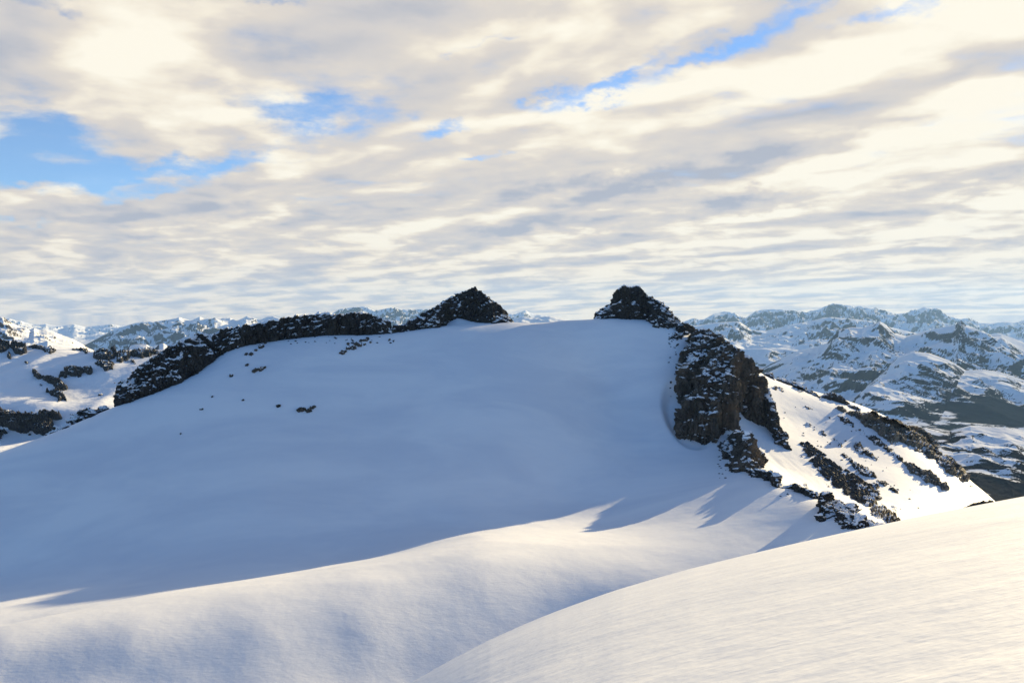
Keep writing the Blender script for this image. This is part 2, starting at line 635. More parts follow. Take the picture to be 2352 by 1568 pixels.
def bump(gg, b, h, dist, strength=1.0):
    nd = gg.node('ShaderNodeBump')
    nd.inputs['Strength'].default_value = strength
    nd.inputs['Distance'].default_value = dist
    gg.l.new(h, nd.inputs['Height'])
    gg.l.new(nd.outputs[0], b.inputs['Normal'])


def make_snow():
    m, gg, b, geo = new_mat("wind_packed_snow")
    p = geo.outputs['Position']
    x, y, z = gg.sep(p)
    # wind grain runs along (0.97, 0.25)
    a = gg.add(gg.mul(x, 0.97), gg.mul(y, 0.25))
    c = gg.sub(gg.mul(y, 0.97), gg.mul(x, 0.25))
    r1 = gg.noise(gg.xyz(gg.mul(a, 0.16), gg.mul(c, 0.75), gg.mul(z, 0.3)), 1.0, 5, 0.6, 0.4)
    r2 = gg.noise(gg.xyz(gg.mul(a, 1.2), gg.mul(c, 6.0), 0.0), 1.0, 4, 0.6, 0.3)
    r3 = gg.noise(p, 0.05, 3, 0.5)
    r4 = gg.noise(gg.xyz(gg.mul(a, 0.7), gg.mul(c, 1.3), gg.mul(z, 0.9)), 1.0, 4, 0.6)
    r5 = gg.noise(p, 9.0, 3, 0.6)
    h = gg.add(gg.add(gg.mul(r1, 0.045), gg.mul(r2, 0.004)), gg.add(gg.mul(r3, 0.5), gg.add(gg.mul(r4, 0.05), gg.mul(r5, 0.0025))))
    bump(gg, b, h, 1.0, 1.0)
    tone = gg.noise(gg.xyz(gg.mul(a, 0.012), gg.mul(c, 0.03), gg.mul(z, 0.03)), 1.0, 6, 0.6, 0.5)
    col = gg.mix(gg.smooth(tone, 0.32, 0.68), (0.80, 0.815, 0.85), (0.94, 0.935, 0.93))
    gg.l.new(col, b.inputs['Base Color'])
    b.inputs['Roughness'].default_value = 0.65
    b.inputs['Specular IOR Level'].default_value = 0.25
    return m


def make_rock(name, dark, light, snow_lo, snow_hi, patch=0.35, scale=1.0, warm=(0.16, 0.12, 0.085)):
    """dark jointed rock whose ledges hold snow: the flatter the face, the more snow lies on it"""
    m, gg, b, geo = new_mat(name)
    p = geo.outputs['Position']
    at = gg.node('ShaderNodeAttribute', attribute_name='lie')
    nz = gg.add(gg.mul(gg.sep(geo.outputs['True Normal'])[2], 0.15), gg.mul(at.outputs['Fac'], 0.85))
    q = gg.vmul(p, (1.0, 1.0, 0.35))
    n1 = gg.noise(q, 0.22 * scale, 6, 0.62)
    n2 = gg.noise(q, 1.1 * scale, 5, 0.65)
    n3 = gg.noise(p, 0.06 * scale, 3, 0.5)
    n4 = gg.noise(gg.vmul(p, (1.0, 1.0, 0.10)), 0.5 * scale, 4, 0.6)
    tone = gg.add(gg.mul(n1, 0.35), gg.add(gg.mul(n2, 0.25), gg.mul(n4, 0.4)))
    col = gg.mix(gg.smooth(tone, 0.36, 0.66), dark, light)
    col = gg.mix(gg.mul(gg.smooth(n3, 0.48, 0.68), 0.55), col, warm)
    sn = gg.noise(p, 0.38 * scale, 6, 0.62)
    sn2 = gg.noise(p, 0.10 * scale, 4, 0.55)
    sv = gg.add(nz, gg.add(gg.mul(gg.sub(sn, 0.5), patch * 1.3), gg.mul(gg.sub(sn2, 0.5), patch * 2.8)))
    f = gg.smooth(sv, snow_lo, snow_hi)
    col = gg.mix(f, col, (0.88, 0.885, 0.90))
    gg.l.new(col, b.inputs['Base Color'])
    b.inputs['Roughness'].default_value = 0.85
    b.inputs['Specular IOR Level'].default_value = 0.06
    h = gg.add(gg.mul(n2, 0.7), gg.mul(n1, 1.0))
    bump(gg, b, h, 0.9 / scale, 0.7)
    return m


def make_mountain(name, cover, s, rock=(0.085, 0.08, 0.078), forest=None, z_forest=(-900, -500), slope_w=0.8, aniso=(1, 1, 1), streak=0.0):
    """far mountain: snow, bare rock on the steep faces, dark forest below the tree line; s = metres per feature"""
    m, gg, b, geo = new_mat(name)
    p = geo.outputs['Position']
    z = gg.sep(p)[2]
    nz = gg.sep(geo.outputs['True Normal'])[2]
    q = gg.vmul(p, aniso)
    n1 = gg.noise(q, 0.7 / s, 5, 0.55, 0.6)
    n2 = gg.noise(q, 0.22 / s, 4, 0.55)
    sv = gg.add(gg.mul(gg.sub(nz, 0.86), slope_w), gg.add(gg.mul(gg.sub(n1, 0.5), 1.15), gg.mul(gg.sub(n2, 0.5), 0.7)))
    if forest:
        alt = gg.smooth(gg.add(z, gg.mul(gg.sub(n2, 0.5), (z_forest[1] - z_forest[0]) * 0.9)), z_forest[0], z_forest[1], -0.90, 0.0)
        sv = gg.add(sv, alt)
    f = gg.smooth(sv, -cover - 0.02, -cover + 0.03)
    dark = gg.mix(gg.noise(p, 4.0 / s, 4, 0.6), tuple(c * 0.6 for c in rock), tuple(c * 1.5 for c in rock))
    if forest:
        dark = gg.mix(gg.smooth(z, z_forest[0], z_forest[1]), forest, dark)
    col = gg.mix(f, dark, (0.86, 0.87, 0.89))
    gg.l.new(col, b.inputs['Base Color'])
    b.inputs['Roughness'].default_value = 1.0
    b.inputs['Specular IOR Level'].default_value = 0.0
    bump(gg, b, gg.add(n1, gg.mul(gg.noise(p, 5.0 / s, 3, 0.6), 0.25)), s * 0.04, 0.8)
    return m


M_SNOW = make_snow()
M_CLIFF = make_rock("dark_cliff_rock", (0.020, 0.019, 0.018), (0.125, 0.108, 0.090), 0.80, 0.84, 0.34, 1.0, (0.15, 0.108, 0.072))
M_RIDGE = make_rock("snow_dusted_ridge_rock", (0.016, 0.016, 0.017), (0.07, 0.066, 0.062), 0.71, 0.75, 0.34, 0.9, (0.06, 0.052, 0.042))
M_SLAB = make_rock("weathered_slab_rock", (0.06, 0.052, 0.044), (0.30, 0.26, 0.205), 0.92, 0.97, 0.25, 1.0, (0.36, 0.28, 0.185))
M_OUTCROP = make_rock("grey_outcrop_rock", (0.03, 0.028, 0.026), (0.12, 0.105, 0.09), 0.86, 0.90, 0.4, 1.2, (0.14, 0.11, 0.08))
M_BARE = make_rock("dark_bare_rock", (0.018, 0.018, 0.017), (0.07, 0.066, 0.058), 0.98, 1.06, 0.3, 1.0, (0.06, 0.052, 0.04))
M_FARROCK = make_rock("distant_outcrop_rock", (0.014, 0.014, 0.015), (0.055, 0.053, 0.052), 0.84, 0.92, 0.3, 0.4, (0.05, 0.044, 0.038))

# ------------------------------------------------------------------ the snow field: one sheet, fine in view, coarse around
NEAR = Terrain(far_field, -520, 760, 150, 1150, 4.0)


def build_snow():
    th_f = np.linspace(-0.66, 0.66, 620)
    th_l = np.linspace(-1.25, -0.66, 60)[:-1]
    th_r = np.linspace(0.66, 1.25, 60)[1:]
    th = np.concatenate([th_l, th_f, th_r])
    r = np.concatenate([np.geomspace(0.4, 120, 230)[:-1], np.geomspace(120, 300, 110)[:-1], np.linspace(300, 900, 260), np.linspace(905, 1300, 40)])
    R, T = np.meshgrid(r, th, indexing='ij')
    x, y = R * np.sin(T), R * np.cos(T)
    z = field(x, y)
    v = np.stack([x, y, z], -1).reshape(-1, 3)
    o = mesh_obj("snow_field", v, grid_faces(*R.shape), M_SNOW, True, (0, 0, 0))
    struct(o)
    # snow behind the viewer
    th = np.concatenate([np.linspace(1.25, 2 * math.pi - 1.25, 90)])
    r = np.geomspace(0.4, 60, 40)
    R, T = np.meshgrid(r, th, indexing='ij')
    x, y = R * np.sin(T), R * np.cos(T)
    e = np.where(T > math.pi, 2 * math.pi - 1.25, 1.25)
    w = (T - 1.25) / (2 * math.pi - 2.5)
    zr = field(R * math.sin(1.25), R * math.cos(1.25))
    zl = field(-R * math.sin(1.25), R * math.cos(1.25))
    z = zr * (1 - w) + zl * w
    v = np.stack([x, y, z], -1).reshape(-1, 3)
    o = mesh_obj("snow_slope", v, grid_faces(*R.shape), M_SNOW, True, (0, 0, 0))
    struct(o)


build_snow()


# ------------------------------------------------------------------ rock builders
def rock_disp(p, amp, size, seed, zs=0.5, ledge=0.5):
    """joints, blocks and ledges: outward offset in metres"""
    q = p * np.array([1, 1, zs]) / size
    w = fbm(q * 0.7 + 3, 3, seed + 40)[..., None] * 0.5
    d = (ridged(q * 0.5 + w, 3, seed) - 0.4) * 1.1
    v1, g1, t1 = cells(q * 1.1 + w, seed + 11)
    v2, g2, t2 = cells(q * np.array([1, 1, 1.4]) * 2.7 + w, seed + 12)
    v3, g3, t3 = cells(q * np.array([1, 1, 1.5]) * 6.3 + w, seed + 13)
    v4, g4, t4 = cells(q * np.array([1, 1, 1.2]) * 14.0 + w, seed + 14)
    d += (v1 - 0.5) * 1.0 + t1 * 1.3 + (v2 - 0.5) * 0.5 + t2 * 0.75 + (v3 - 0.5) * 0.26 + t3 * 0.4 + (v4 - 0.5) * 0.12 + t4 * 0.2
    d -= 0.30 * np.exp(-g1 * 12) + 0.14 * np.exp(-g2 * 12)
    ck = 1 - np.abs(perlin(p * np.array([1, 1, 0.10]) / size * 2.6 + w, seed + 21)) * 2.2
    d -= 0.55 * np.clip(ck, 0, 1) ** 5
    ck = 1 - np.abs(perlin(p * np.array([1, 1, 0.16]) / size * 6.0 + w, seed + 22)) * 2.2
    d -= 0.24 * np.clip(ck, 0, 1) ** 4
    led = p[..., 2] / (size * 0.5) + fbm(q * 0.8, 4, seed + 5) * 3.2
    d += ledge * (led - np.floor(led))
    return d * amp


def resample(a, t):
    a = np.asarray(a, float)
    s = np.linspace(0, 1, len(a))
    return np.stack([np.interp(t, s, a[:, k]) for k in range(a.shape[1])], -1)


def loft(name, label, cat, st, mat, lean=12.0, back=20.0, amp=3.0, size=14.0, seed=1, bulge=2.0, sink=4.0, terr=None, step=1.5,
         group=None, prof=1.0, zs=0.5, crest_amp=1.0, back_drop=None, ledge=0.5):
    """a rock wall from its foot line to its crest line (photo positions with found depths) and down the far side"""
    terr = terr or NEAR
    st = [tuple(s) for s in st]
    f = np.array([[s[0], s[1]] for s in st], float)
    c = np.array([[s[2], s[3]] for s in st], float)
    Yf = terr.hit(f[:, 0], f[:, 1])
    for i, s in enumerate(st):
        if len(s) > 4 and s[4]:
            Yf[i] = s[4]
    for k in range(1, 40):          # a foot hidden behind a snow crest: look for the snow just below it
        bad = np.isnan(Yf)
        if not bad.any():
            break
        got = terr.hit(f[bad, 0], f[bad, 1] + 1.5 * k)
        Yf[bad] = got
        idx = np.where(bad)[0][~np.isnan(got)]
        f[idx, 1] += 1.5 * k + 1.0
    ok = ~np.isnan(Yf)
    Yf = np.interp(np.arange(len(st)), np.arange(len(st))[ok], Yf[ok])
    ln = np.array([s[5] if len(s) > 5 else lean for s in st], float)
    F = P(f[:, 0], f[:, 1], Yf)
    K = P(c[:, 0], c[:, 1], Yf + ln)
    # even spacing by the longer of the two lines
    L = np.maximum(np.hypot(*np.diff(f, axis=0).T), np.hypot(*np.diff(c, axis=0).T)) + 0.5
    s = np.concatenate([[0], np.cumsum(L)])
    nu = int(max(12, s[-1] / step))
    nv = int(max(10, np.hypot(*(f - c).T).max() / step))
    t = np.linspace(0, s[-1], nu)
    Fi = np.stack([np.interp(t, s, F[:, k]) for k in range(3)], -1)
    Ki = np.stack([np.interp(t, s, K[:, k]) for k in range(3)], -1)
    fwd = Ki * np.array([1, 1, 0])
    fwd = fwd / np.linalg.norm(fwd, axis=1, keepdims=True)
    nb = max(8, nv // 3)
    rows = []
    vv = []
    down = np.array([0, 0, -1.0])
    hgt = np.maximum(Ki[:, 2] - Fi[:, 2], 1.0)[:, None]
    vs = np.linspace(0, 1, nv)
    rows.append(Fi + down * sink - fwd * sink * 0.3)
    vv.append(0.0)
    for a in vs:
        a2 = a ** prof
        hor = Fi[:, :2] + (Ki[:, :2] - Fi[:, :2]) * a2
        zz_ = Fi[:, 2] + (Ki[:, 2] - Fi[:, 2]) * a
        rows.append(np.concatenate([hor, zz_[:, None]], 1) - fwd * bulge * math.sin(math.pi * a))
        vv.append(a)
    bd = (hgt + sink) if back_drop is None else back_drop
    for a in np.linspace(0, 1, nb)[1:]:
        rows.append(Ki + fwd * back * a + down * bd * (a ** 1.6))
        vv.append(1.0)
    Pn = np.stack(rows, 0)
    du = np.gradient(Pn, axis=1)
    dv = np.gradient(Pn, axis=0)
    n = np.cross(du, dv)
    n /= np.linalg.norm(n, axis=-1, keepdims=True) + 1e-9
    flip = (n * (-Pn)).sum(-1)[1:nv].mean() < 0
    if flip:
        n = -n
    d = rock_disp(Pn, amp, size, seed, zs, ledge)
    endt = np.minimum(np.arange(nu), np.arange(nu)[::-1]) / max(4.0, nu * 0.04)
    d = d * np.clip(endt, 0.25, 1)[None, :]
    rowfade = np.ones(len(rows))
    d = d * rowfade[:, None]
    nh = n.copy()
    nh[..., 2] *= 0.35
    V = Pn + nh * d[..., None]
    # crest jags
    ce = np.exp(-((np.arange(len(rows)) - nv) / (nv * 0.14 + 1.5)) ** 2)[:, None]
    jag = (cells(Pn * np.array([1, 1, 0.2]) / (size * 0.32), seed + 90)[0] - 0.5) * 0.9 + fbm(Pn * np.array([1, 1, 0.2]) / (size * 0.25), 3, seed + 91) * 1.0
    V[..., 2] += ce * jag * amp * 0.55 * crest_amp
    faces = grid_faces(len(rows), nu)
    if flip:
        faces = faces[:, ::-1]
    o = mesh_obj(name, V.reshape(-1, 3), faces, mat, False, lie=flatness(V, 3))
    return tag(o, label, cat, group)


def poly_dist(poly, X, Y):
    """signed distance to a polygon (inside positive), pixel units"""
    poly = np.asarray(poly, float)
    d = np.full(X.shape, 1e9)
    ins = np.zeros(X.shape, bool)
    n = len(poly)
    for i in range(n):
        a, b = poly[i], poly[(i + 1) % n]
        ab = b - a
        t = np.clip(((X - a[0]) * ab[0] + (Y - a[1]) * ab[1]) / (ab @ ab + 1e-9), 0, 1)
        d = np.minimum(d, np.hypot(X - a[0] - t * ab[0], Y - a[1] - t * ab[1]))
        cond = ((a[1] > Y) != (b[1] > Y)) & (X < (b[0] - a[0]) * (Y - a[1]) / (b[1] - a[1] + 1e-12) + a[0])
        ins ^= cond
    return np.where(ins, d, -d)


def patch(name, label, cat, poly, mat, rise=3.0, amp=1.0, size=8.0, seed=1, terr=None, step=1.3, edge=8.0, rag=5.0, group=None, zs=0.6,
          lift=0.0):
    """rock that breaks through the snow inside an outline lying on the slope"""
    terr = terr or NEAR
    poly = np.asarray(poly, float)
    pad = rag * 1.5 + 3
    x0, y0 = poly.min(0) - pad
    x1, y1 = poly.max(0) + pad
    gx, gy = np.meshgrid(np.arange(x0, x1 + step, step), np.arange(y0, y1 + step, step))
    Y = terr.hit(gx, gy)
    okm = ~np.isnan(Y)
    d = poly_dist(poly, gx, gy)
    cen = np.nanmedian(Y[d > 0]) if np.any((d > 0) & okm) else np.nanmedian(Y)
    Y = np.where(okm, Y, cen)
    T = P(gx, gy, Y)
    n = terr.normal(T[..., 0], T[..., 1])
    fwd = -T * np.array([1, 1, 0])
    fwd /= np.linalg.norm(fwd, axis=-1, keepdims=True)
    nd = n * 0.75 + fwd * 0.45
    nd /= np.linalg.norm(nd, axis=-1, keepdims=True)
    mpp = cen / F_PX
    rag_n = fbm(np.stack([gx / (rag * 3), gy / (rag * 3), np.full(gx.shape, seed * 3.7)], -1), 4, seed) * 2.0 * rag
    dd = d + rag_n
    core = np.clip(dd / edge, -1.6, 1.0)
    raise_ = rise * np.where(core > 0, np.sqrt(np.maximum(core, 0)), core) + lift
    raise_ = raise_ + rock_disp(T, amp, size, seed, zs) * np.clip(dd / edge + 0.6, 0, 1)
    V = T + nd * raise_[..., None]
    keep = (raise_ > -max(1.0, rise * 0.6)) & okm
    f = grid_faces(*gx.shape, keep=keep)
    if len(f) == 0:
        return None
    v, f = compact(np.concatenate([V, flatness(V, 1)[..., None]], -1).reshape(-1, 4), f)
    o = mesh_obj(name, v[:, :3], f[:, ::-1], mat, False, lie=v[:, 3])
    return tag(o, label, cat, group)


def k3(*pts):      # enlarged view of the right cliff
    return [(1435.5 + a * 0.2685, 631.6 + b * 0.2685) for a, b in pts]


def k3s(*st):
    return [(1435.5 + a * 0.2685, 631.6 + b * 0.2685, 1435.5 + c * 0.2685, 631.6 + d * 0.2685) + tuple(r) for a, b, c, d, *r in st]


def kr(*pts):      # enlarged view of the sunny slope
    return [(1780.0 + a * 0.24315, 861.3 + b * 0.24315) for a, b in pts]


def kb(*pts):      # enlarged view of the lower rib
    return [(1550.3 + a * 0.24414, 947.4 + b * 0.24414) for a, b in pts]


def kbs(*st):
    return [(1550.3 + a * 0.24414, 947.4 + b * 0.24414, 1550.3 + c * 0.24414, 947.4 + d * 0.24414) + tuple(r) for a, b, c, d, *r in st]


def kl(*pts):      # enlarged view of the left mountain
    return [(a * 0.2234, 700.5 + b * 0.2234) for a, b in pts]


def kc(*pts):      # enlarged view of the left cliff
    return [(229.7 + a * 0.17575, 700.5 + b * 0.17575) for a, b in pts]


# ---- skyline peaks and cliffs
loft("rock_peak", "dark pyramid-shaped rocky summit in the middle of the skyline, snow tongue at its foot", "rock peak",
     [(925, 752, 925, 747), (950, 742, 948, 735), (972, 732, 975, 717), (1005, 722, 1000, 704), (1030, 708, 1022, 694), (1045, 704, 1042, 680),
      (1060, 722, 1060, 671), (1078, 733, 1078, 664), (1098, 736, 1092, 657), (1115, 737, 1110, 675), (1135, 741, 1130, 688), (1155, 741, 1150, 706),
      (1172, 741, 1166, 727), (1181, 741, 1180, 739)],
     M_RIDGE, lean=13, back=30, amp=1.7, size=8, seed=3, crest_amp=1.25, bulge=1.2, step=0.9, sink=6)
loft("rock_peak", "blocky blunt-topped dark rock summit on the skyline, above the big cliff", "rock peak",
     [(1362, 733, 1364, 730), (1374, 726, 1374, 717), (1388, 718, 1392, 702), (1400, 715, 1401, 698), (1411, 714, 1408, 694), (1416, 716, 1411, 676), (1424, 722, 1418, 663), (1436, 727, 1434, 656), (1448, 729, 1446, 659), (1460, 728, 1460, 655), (1470, 725, 1474, 666), (1486, 729, 1490, 680), (1496, 741, 1509, 690),
      (1506, 751, 1529, 705), (1529, 753, 1543, 720), (1550, 752, 1554, 734), (1562, 750, 1565, 744)],
     M_RIDGE, lean=13, back=30, amp=1.8, size=7.5, seed=19, crest_amp=1.3, bulge=1.2, step=0.9, sink=6)
loft("rock_ridge", "long dark cliff ridge rising from the left snow edge to the skyline, dusted with snow", "rock ridge",
     [(268, 930, 264, 925), (279, 930, 270, 898), (300, 925, 282, 874), (330, 912, 297, 868), (352, 905, 312, 850), (378, 895, 335, 832), (405, 882, 362, 815),
      (432, 868, 398, 792), (455, 857, 425, 781), (475, 840, 455, 773), (492, 824, 480, 768), (512, 803, 510, 758), (527, 792, 545, 750),
      (550, 787, 580, 746), (575, 770, 605, 740), (605, 762, 635, 735), (640, 758, 670, 727), (665, 752, 705, 722), (690, 752, 735, 720), (715, 763, 765, 721),
      (745, 768, 795, 720), (775, 768, 825, 720), (810, 756, 850, 722), (840, 750, 872, 727), (865, 752, 888, 736), (890, 762, 897, 747), (900, 766, 902, 757)],
     M_RIDGE, lean=9, back=32, amp=2.3, size=10, seed=21, bulge=0.5, crest_amp=1.3, step=0.9, sink=8, prof=1.5, zs=0.33, ledge=0.4)
loft("rock_outcrop", "small jagged rocks in the gap between the long dark ridge and the middle summit", "rock",
     [(898, 766, 899, 752), (906, 762, 906, 748), (914, 757, 916, 746), (922, 754, 926, 746), (934, 750, 938, 738), (944, 746, 950, 731), (952, 744, 958, 730)],
     M_RIDGE, lean=6, back=12, amp=1.4, size=6, seed=31, bulge=0.5, step=0.8)
loft("rock_outcrop", "shattered dark rocks on the skyline between the blocky summit and the big cliff", "rock",
     k3s((372, 548, 400, 510), (400, 535, 430, 470), (450, 545, 455, 410), (500, 540, 490, 400), (540, 520, 560, 430), (590, 500, 600, 460), (612, 490, 615, 478)),
     M_RIDGE, lean=14, back=20, amp=2.0, size=7, seed=33, bulge=0.5, step=0.9)
loft("rock_cliff", "biggest dark cliff, tall buttress with vertical brown cracks standing over the snow notch", "cliff",
     k3s((530, 720, 600, 515), (505, 860, 615, 490), (460, 950, 640, 470), (480, 1040, 690, 458), (458, 1095, 730, 465), (530, 1150, 770, 500), (585, 1180, 800, 522),
         (575, 1290, 830, 545), (445, 1345, 860, 572), (470, 1400, 885, 592), (560, 1435, 910, 608), (640, 1443, 935, 625), (740, 1440, 965, 650), (810, 1415, 985, 675),
         (870, 1390, 1010, 700), (930, 1360, 1030, 725), (990, 1330, 1060, 778), (985, 1270, 1085, 795), (960, 1160, 1110, 815)),
     M_CLIFF, lean=44, back=26, amp=3.6, size=15, seed=44, bulge=5, step=0.9, sink=6, zs=0.26, prof=1.7, ledge=0.4)
loft("rock_cliff", "hanging cliff lobe right of the big buttress, its ragged tail reaching down the sunny snow", "cliff",
     k3s((860, 985, 820, 800), (905, 1050, 900, 720), (945, 1095, 980, 690), (975, 1130, 1040, 745), (1010, 1190, 1075, 790), (1050, 1240, 1110, 812), (1110, 1270, 1140, 845), (1165, 1285, 1165, 868),
         (1185, 1225, 1192, 905), (1215, 1250, 1210, 955), (1250, 1350, 1216, 1020), (1290, 1430, 1262, 1085), (1350, 1470, 1278, 1170), (1385, 1488, 1298, 1240),
         (1405, 1480, 1330, 1330), (1425, 1475, 1395, 1410)),
     M_CLIFF, lean=22, back=16, amp=2.6, size=11, seed=47, bulge=2.5, step=0.9, sink=5, zs=0.28, ledge=0.3)
loft("rock_cliff", "short dark cliff below the snow notch, layered snowy ledges on its left flank", "cliff",
     kbs((430, 270, 440, 255), (440, 330, 480, 215), (460, 390, 520, 190), (450, 435, 560, 178), (510, 455, 600, 172), (520, 540, 640, 182), (580, 568, 680, 192), (660, 552, 700, 215),
         (720, 545, 725, 230), (790, 540, 745, 290), (822, 535, 775, 350), (828, 528, 815, 450), (830, 528, 822, 500)),
     M_CLIFF, lean=20, back=14, amp=1.9, size=9, seed=51, bulge=2, step=1.0, sink=4, zs=0.45)
loft("rock_rib", "row of rounded dark blocks edging the shaded snow under the short cliff", "rock rib",
     kbs((660, 560, 670, 535), (710, 598, 700, 528), (780, 612, 770, 530), (850, 640, 850, 550), (890, 645, 880, 545), (920, 660, 920, 560), (960, 700, 960, 575), (1000, 706, 985, 650), (1015, 708, 1012, 690)),
     M_RIDGE, lean=5, back=8, amp=1.3, size=6, seed=55, bulge=0.8, step=0.9, sink=3, crest_amp=0.7)
loft("rock_rib", "thin dark rock edge between the shaded snow and the sunny slope", "rock rib",
     kbs((1005, 714, 1015, 684), (1060, 716, 1060, 676), (1110, 724, 1110, 670), (1135, 750, 1135, 662), (1190, 760, 1180, 690), (1250, 792, 1240, 716), (1310, 812, 1300, 730), (1360, 815, 1350, 745)),
     M_RIDGE, lean=3, back=7, amp=0.9, size=5, seed=58, bulge=0.5, step=0.9, sink=3)
loft("rock_rib", "broad dark rock spur at the lower end of the rib, snow pocket in the middle", "rock rib",
     kbs((1352, 1000, 1350, 800), (1375, 1020, 1360, 765), (1430, 1005, 1400, 752), (1480, 965, 1445, 758), (1500, 960, 1475, 790), (1560, 965, 1500, 820), (1620, 955, 1560, 860), (1680, 950, 1610, 880),
         (1700, 960, 1650, 855), (1730, 970, 1700, 890), (1760, 985, 1720, 930)),
     M_RIDGE, lean=12, back=12, amp=1.7, size=7, seed=61, bulge=1, step=1.0, sink=3)
loft("rock_rib", "lowest dark rock hump where the rib meets the near snow roll", "rock rib",
     kbs((1500, 1005, 1520, 975), (1540, 1050, 1570, 950), (1600, 1090, 1620, 940), (1680, 1100, 1680, 945), (1760, 1095, 1760, 965), (1840, 1095, 1830, 1000), (1930, 1090, 1900, 1030), (2000, 1085, 1980, 1050), (2050, 1082, 2040, 1070)),
     M_RIDGE, lean=7, back=10, amp=1.3, size=6, seed=63, bulge=1, step=1.0, sink=3, crest_amp=0.7)

# ---- outcrops lying on the sunny slope
SL = [
    ("biggest tan rock slab low on the right skyline of the sunny slope", M_SLAB, 7.0,
     kr((600, 320), (700, 370), (800, 420), (880, 500), (1000, 570), (1100, 640), (1230, 640), (1330, 700), (1420, 740), (1530, 830), (1640, 910), (1760, 1000), (1870, 1055), (1820, 960), (1760, 870), (1640, 780), (1530, 740), (1480, 660), (1400, 600), (1300, 560), (1260, 490), (1150, 420), (1000, 400), (960, 360), (840, 350), (720, 345))),
    ("thin broken string of rocks above the largest tan slab's left end", M_OUTCROP, 2.5, kr((565, 365), (620, 430), (740, 490), (720, 460), (660, 400))),
    ("dark elongated rock string running diagonally below the tan slab", M_OUTCROP, 3.5, kr((760, 520), (840, 570), (900, 620), (980, 660), (1040, 710), (1110, 760), (1200, 805), (1170, 760), (1080, 700), (1040, 640), (960, 600), (880, 560), (800, 510))),
    ("hooked dark rock with a snow gap, mid sunny slope", M_OUTCROP, 3.0, kr((660, 618), (740, 660), (760, 710), (860, 760), (960, 795), (920, 745), (850, 690), (800, 630), (750, 640))),
    ("long brown rock wedge pointing down the lower right of the sunny slope", M_SLAB, 4.0, kr((1210, 825), (1250, 890), (1340, 940), (1400, 990), (1500, 1030), (1590, 1075), (1680, 1110), (1640, 1050), (1560, 1000), (1480, 940), (1400, 890), (1300, 835))),
    ("slim broken rock line in the upper middle of the sunny slope", M_OUTCROP, 1.6, kr((400, 515), (450, 555), (490, 575), (450, 530))),
    ("small dark rock sliver downhill of the slim broken rock line", M_OUTCROP, 1.6, kr((520, 600), (580, 650), (645, 685), (620, 645), (560, 610))),
    ("lone triangular grey rock on the upper sunny slope", M_OUTCROP, 1.8, kr((305, 460), (340, 490), (360, 492), (355, 465))),
    ("thin grass-like rock streak high on the sunny slope", M_OUTCROP, 0.8, kr((285, 292), (320, 312), (362, 326), (330, 305))),
    ("tiny rock streak left of the thin rock string", M_OUTCROP, 0.7, kr((470, 392), (500, 402), (528, 410), (500, 395))),
    ("ragged rock patch above the scree, on its upper right", M_OUTCROP, 2.5, kr((710, 790), (720, 860), (790, 920), (830, 950), (900, 950), (950, 965), (930, 920), (880, 870), (840, 870), (790, 830))),
    ("small oval rock uphill of the ragged rock patch", M_OUTCROP, 1.5, kr((615, 740), (660, 780), (690, 795), (680, 765), (640, 740))),
    ("pale brown rock pair right of the scree", M_SLAB, 2.0, kr((950, 990), (990, 1030), (1040, 1052), (1070, 1030), (1040, 1000), (980, 985))),
    ("small dark rock dash right of the pale brown rock pair", M_OUTCROP, 1.4, kr((1065, 1060), (1100, 1090), (1175, 1120), (1160, 1095), (1100, 1065))),
    ("brown bedrock bulge on the right side of the scree", M_OUTCROP, 3.5, kr((700, 1000), (740, 1060), (820, 1100), (900, 1140), (970, 1175), (1000, 1160), (960, 1110), (890, 1060), (800, 1000), (740, 970))),
    ("rounded dark rock in the scree's lower right edge", M_OUTCROP, 2.5, kr((880, 1010), (920, 1060), (990, 1105), (985, 1065), (940, 1020))),
    ("lower broken bedrock band between the scree and the snow apron", M_OUTCROP, 3.0, kr((790, 1180), (830, 1220), (900, 1240), (970, 1235), (960, 1190), (900, 1150), (840, 1140))),
    ("large dark rock block at the foot of the sunny slope beside the near snow", M_OUTCROP, 4.0, kr((895, 1260), (920, 1320), (980, 1360), (1050, 1370), (1080, 1410), (1150, 1425), (1190, 1400), (1140, 1340), (1080, 1280), (1020, 1240), (950, 1240))),
    ("tiny twin rock flecks on the snow above the large foot block", M_OUTCROP, 0.9, kr((1095, 1240), (1125, 1270), (1150, 1285), (1130, 1255), (1190, 1268), (1145, 1238))),
    ("small dark stone near the rib under the avalanche runnels", M_OUTCROP, 1.2, kr((480, 1030), (500, 1060), (522, 1068), (510, 1040))),
    ("brown stone by the thin rock edge of the rib", M_OUTCROP, 1.2, kr((275, 1035), (305, 1070), (325, 1080), (305, 1045))),
    ("low rock tip right of the cliff top on the sunny snow", M_OUTCROP, 1.6, kr((-30, 120), (20, 150), (85, 160), (60, 125), (0, 108))),
    ("flat rock just under the right skyline rocks", M_OUTCROP, 1.5, kr((170, 125), (210, 145), (265, 155), (235, 128))),
]
for i, (lb, mt, rise, poly) in enumerate(SL):
    patch("rock_outcrop", lb, "rock", poly, mt, rise=rise * 0.5, amp=0.17 * rise + 0.45, size=3.0 + 0.8 * rise, seed=100 + i, edge=4 + rise * 1.2, rag=3.2 + 0.7 * rise, group="rocks on the sunny slope", step=1.1)

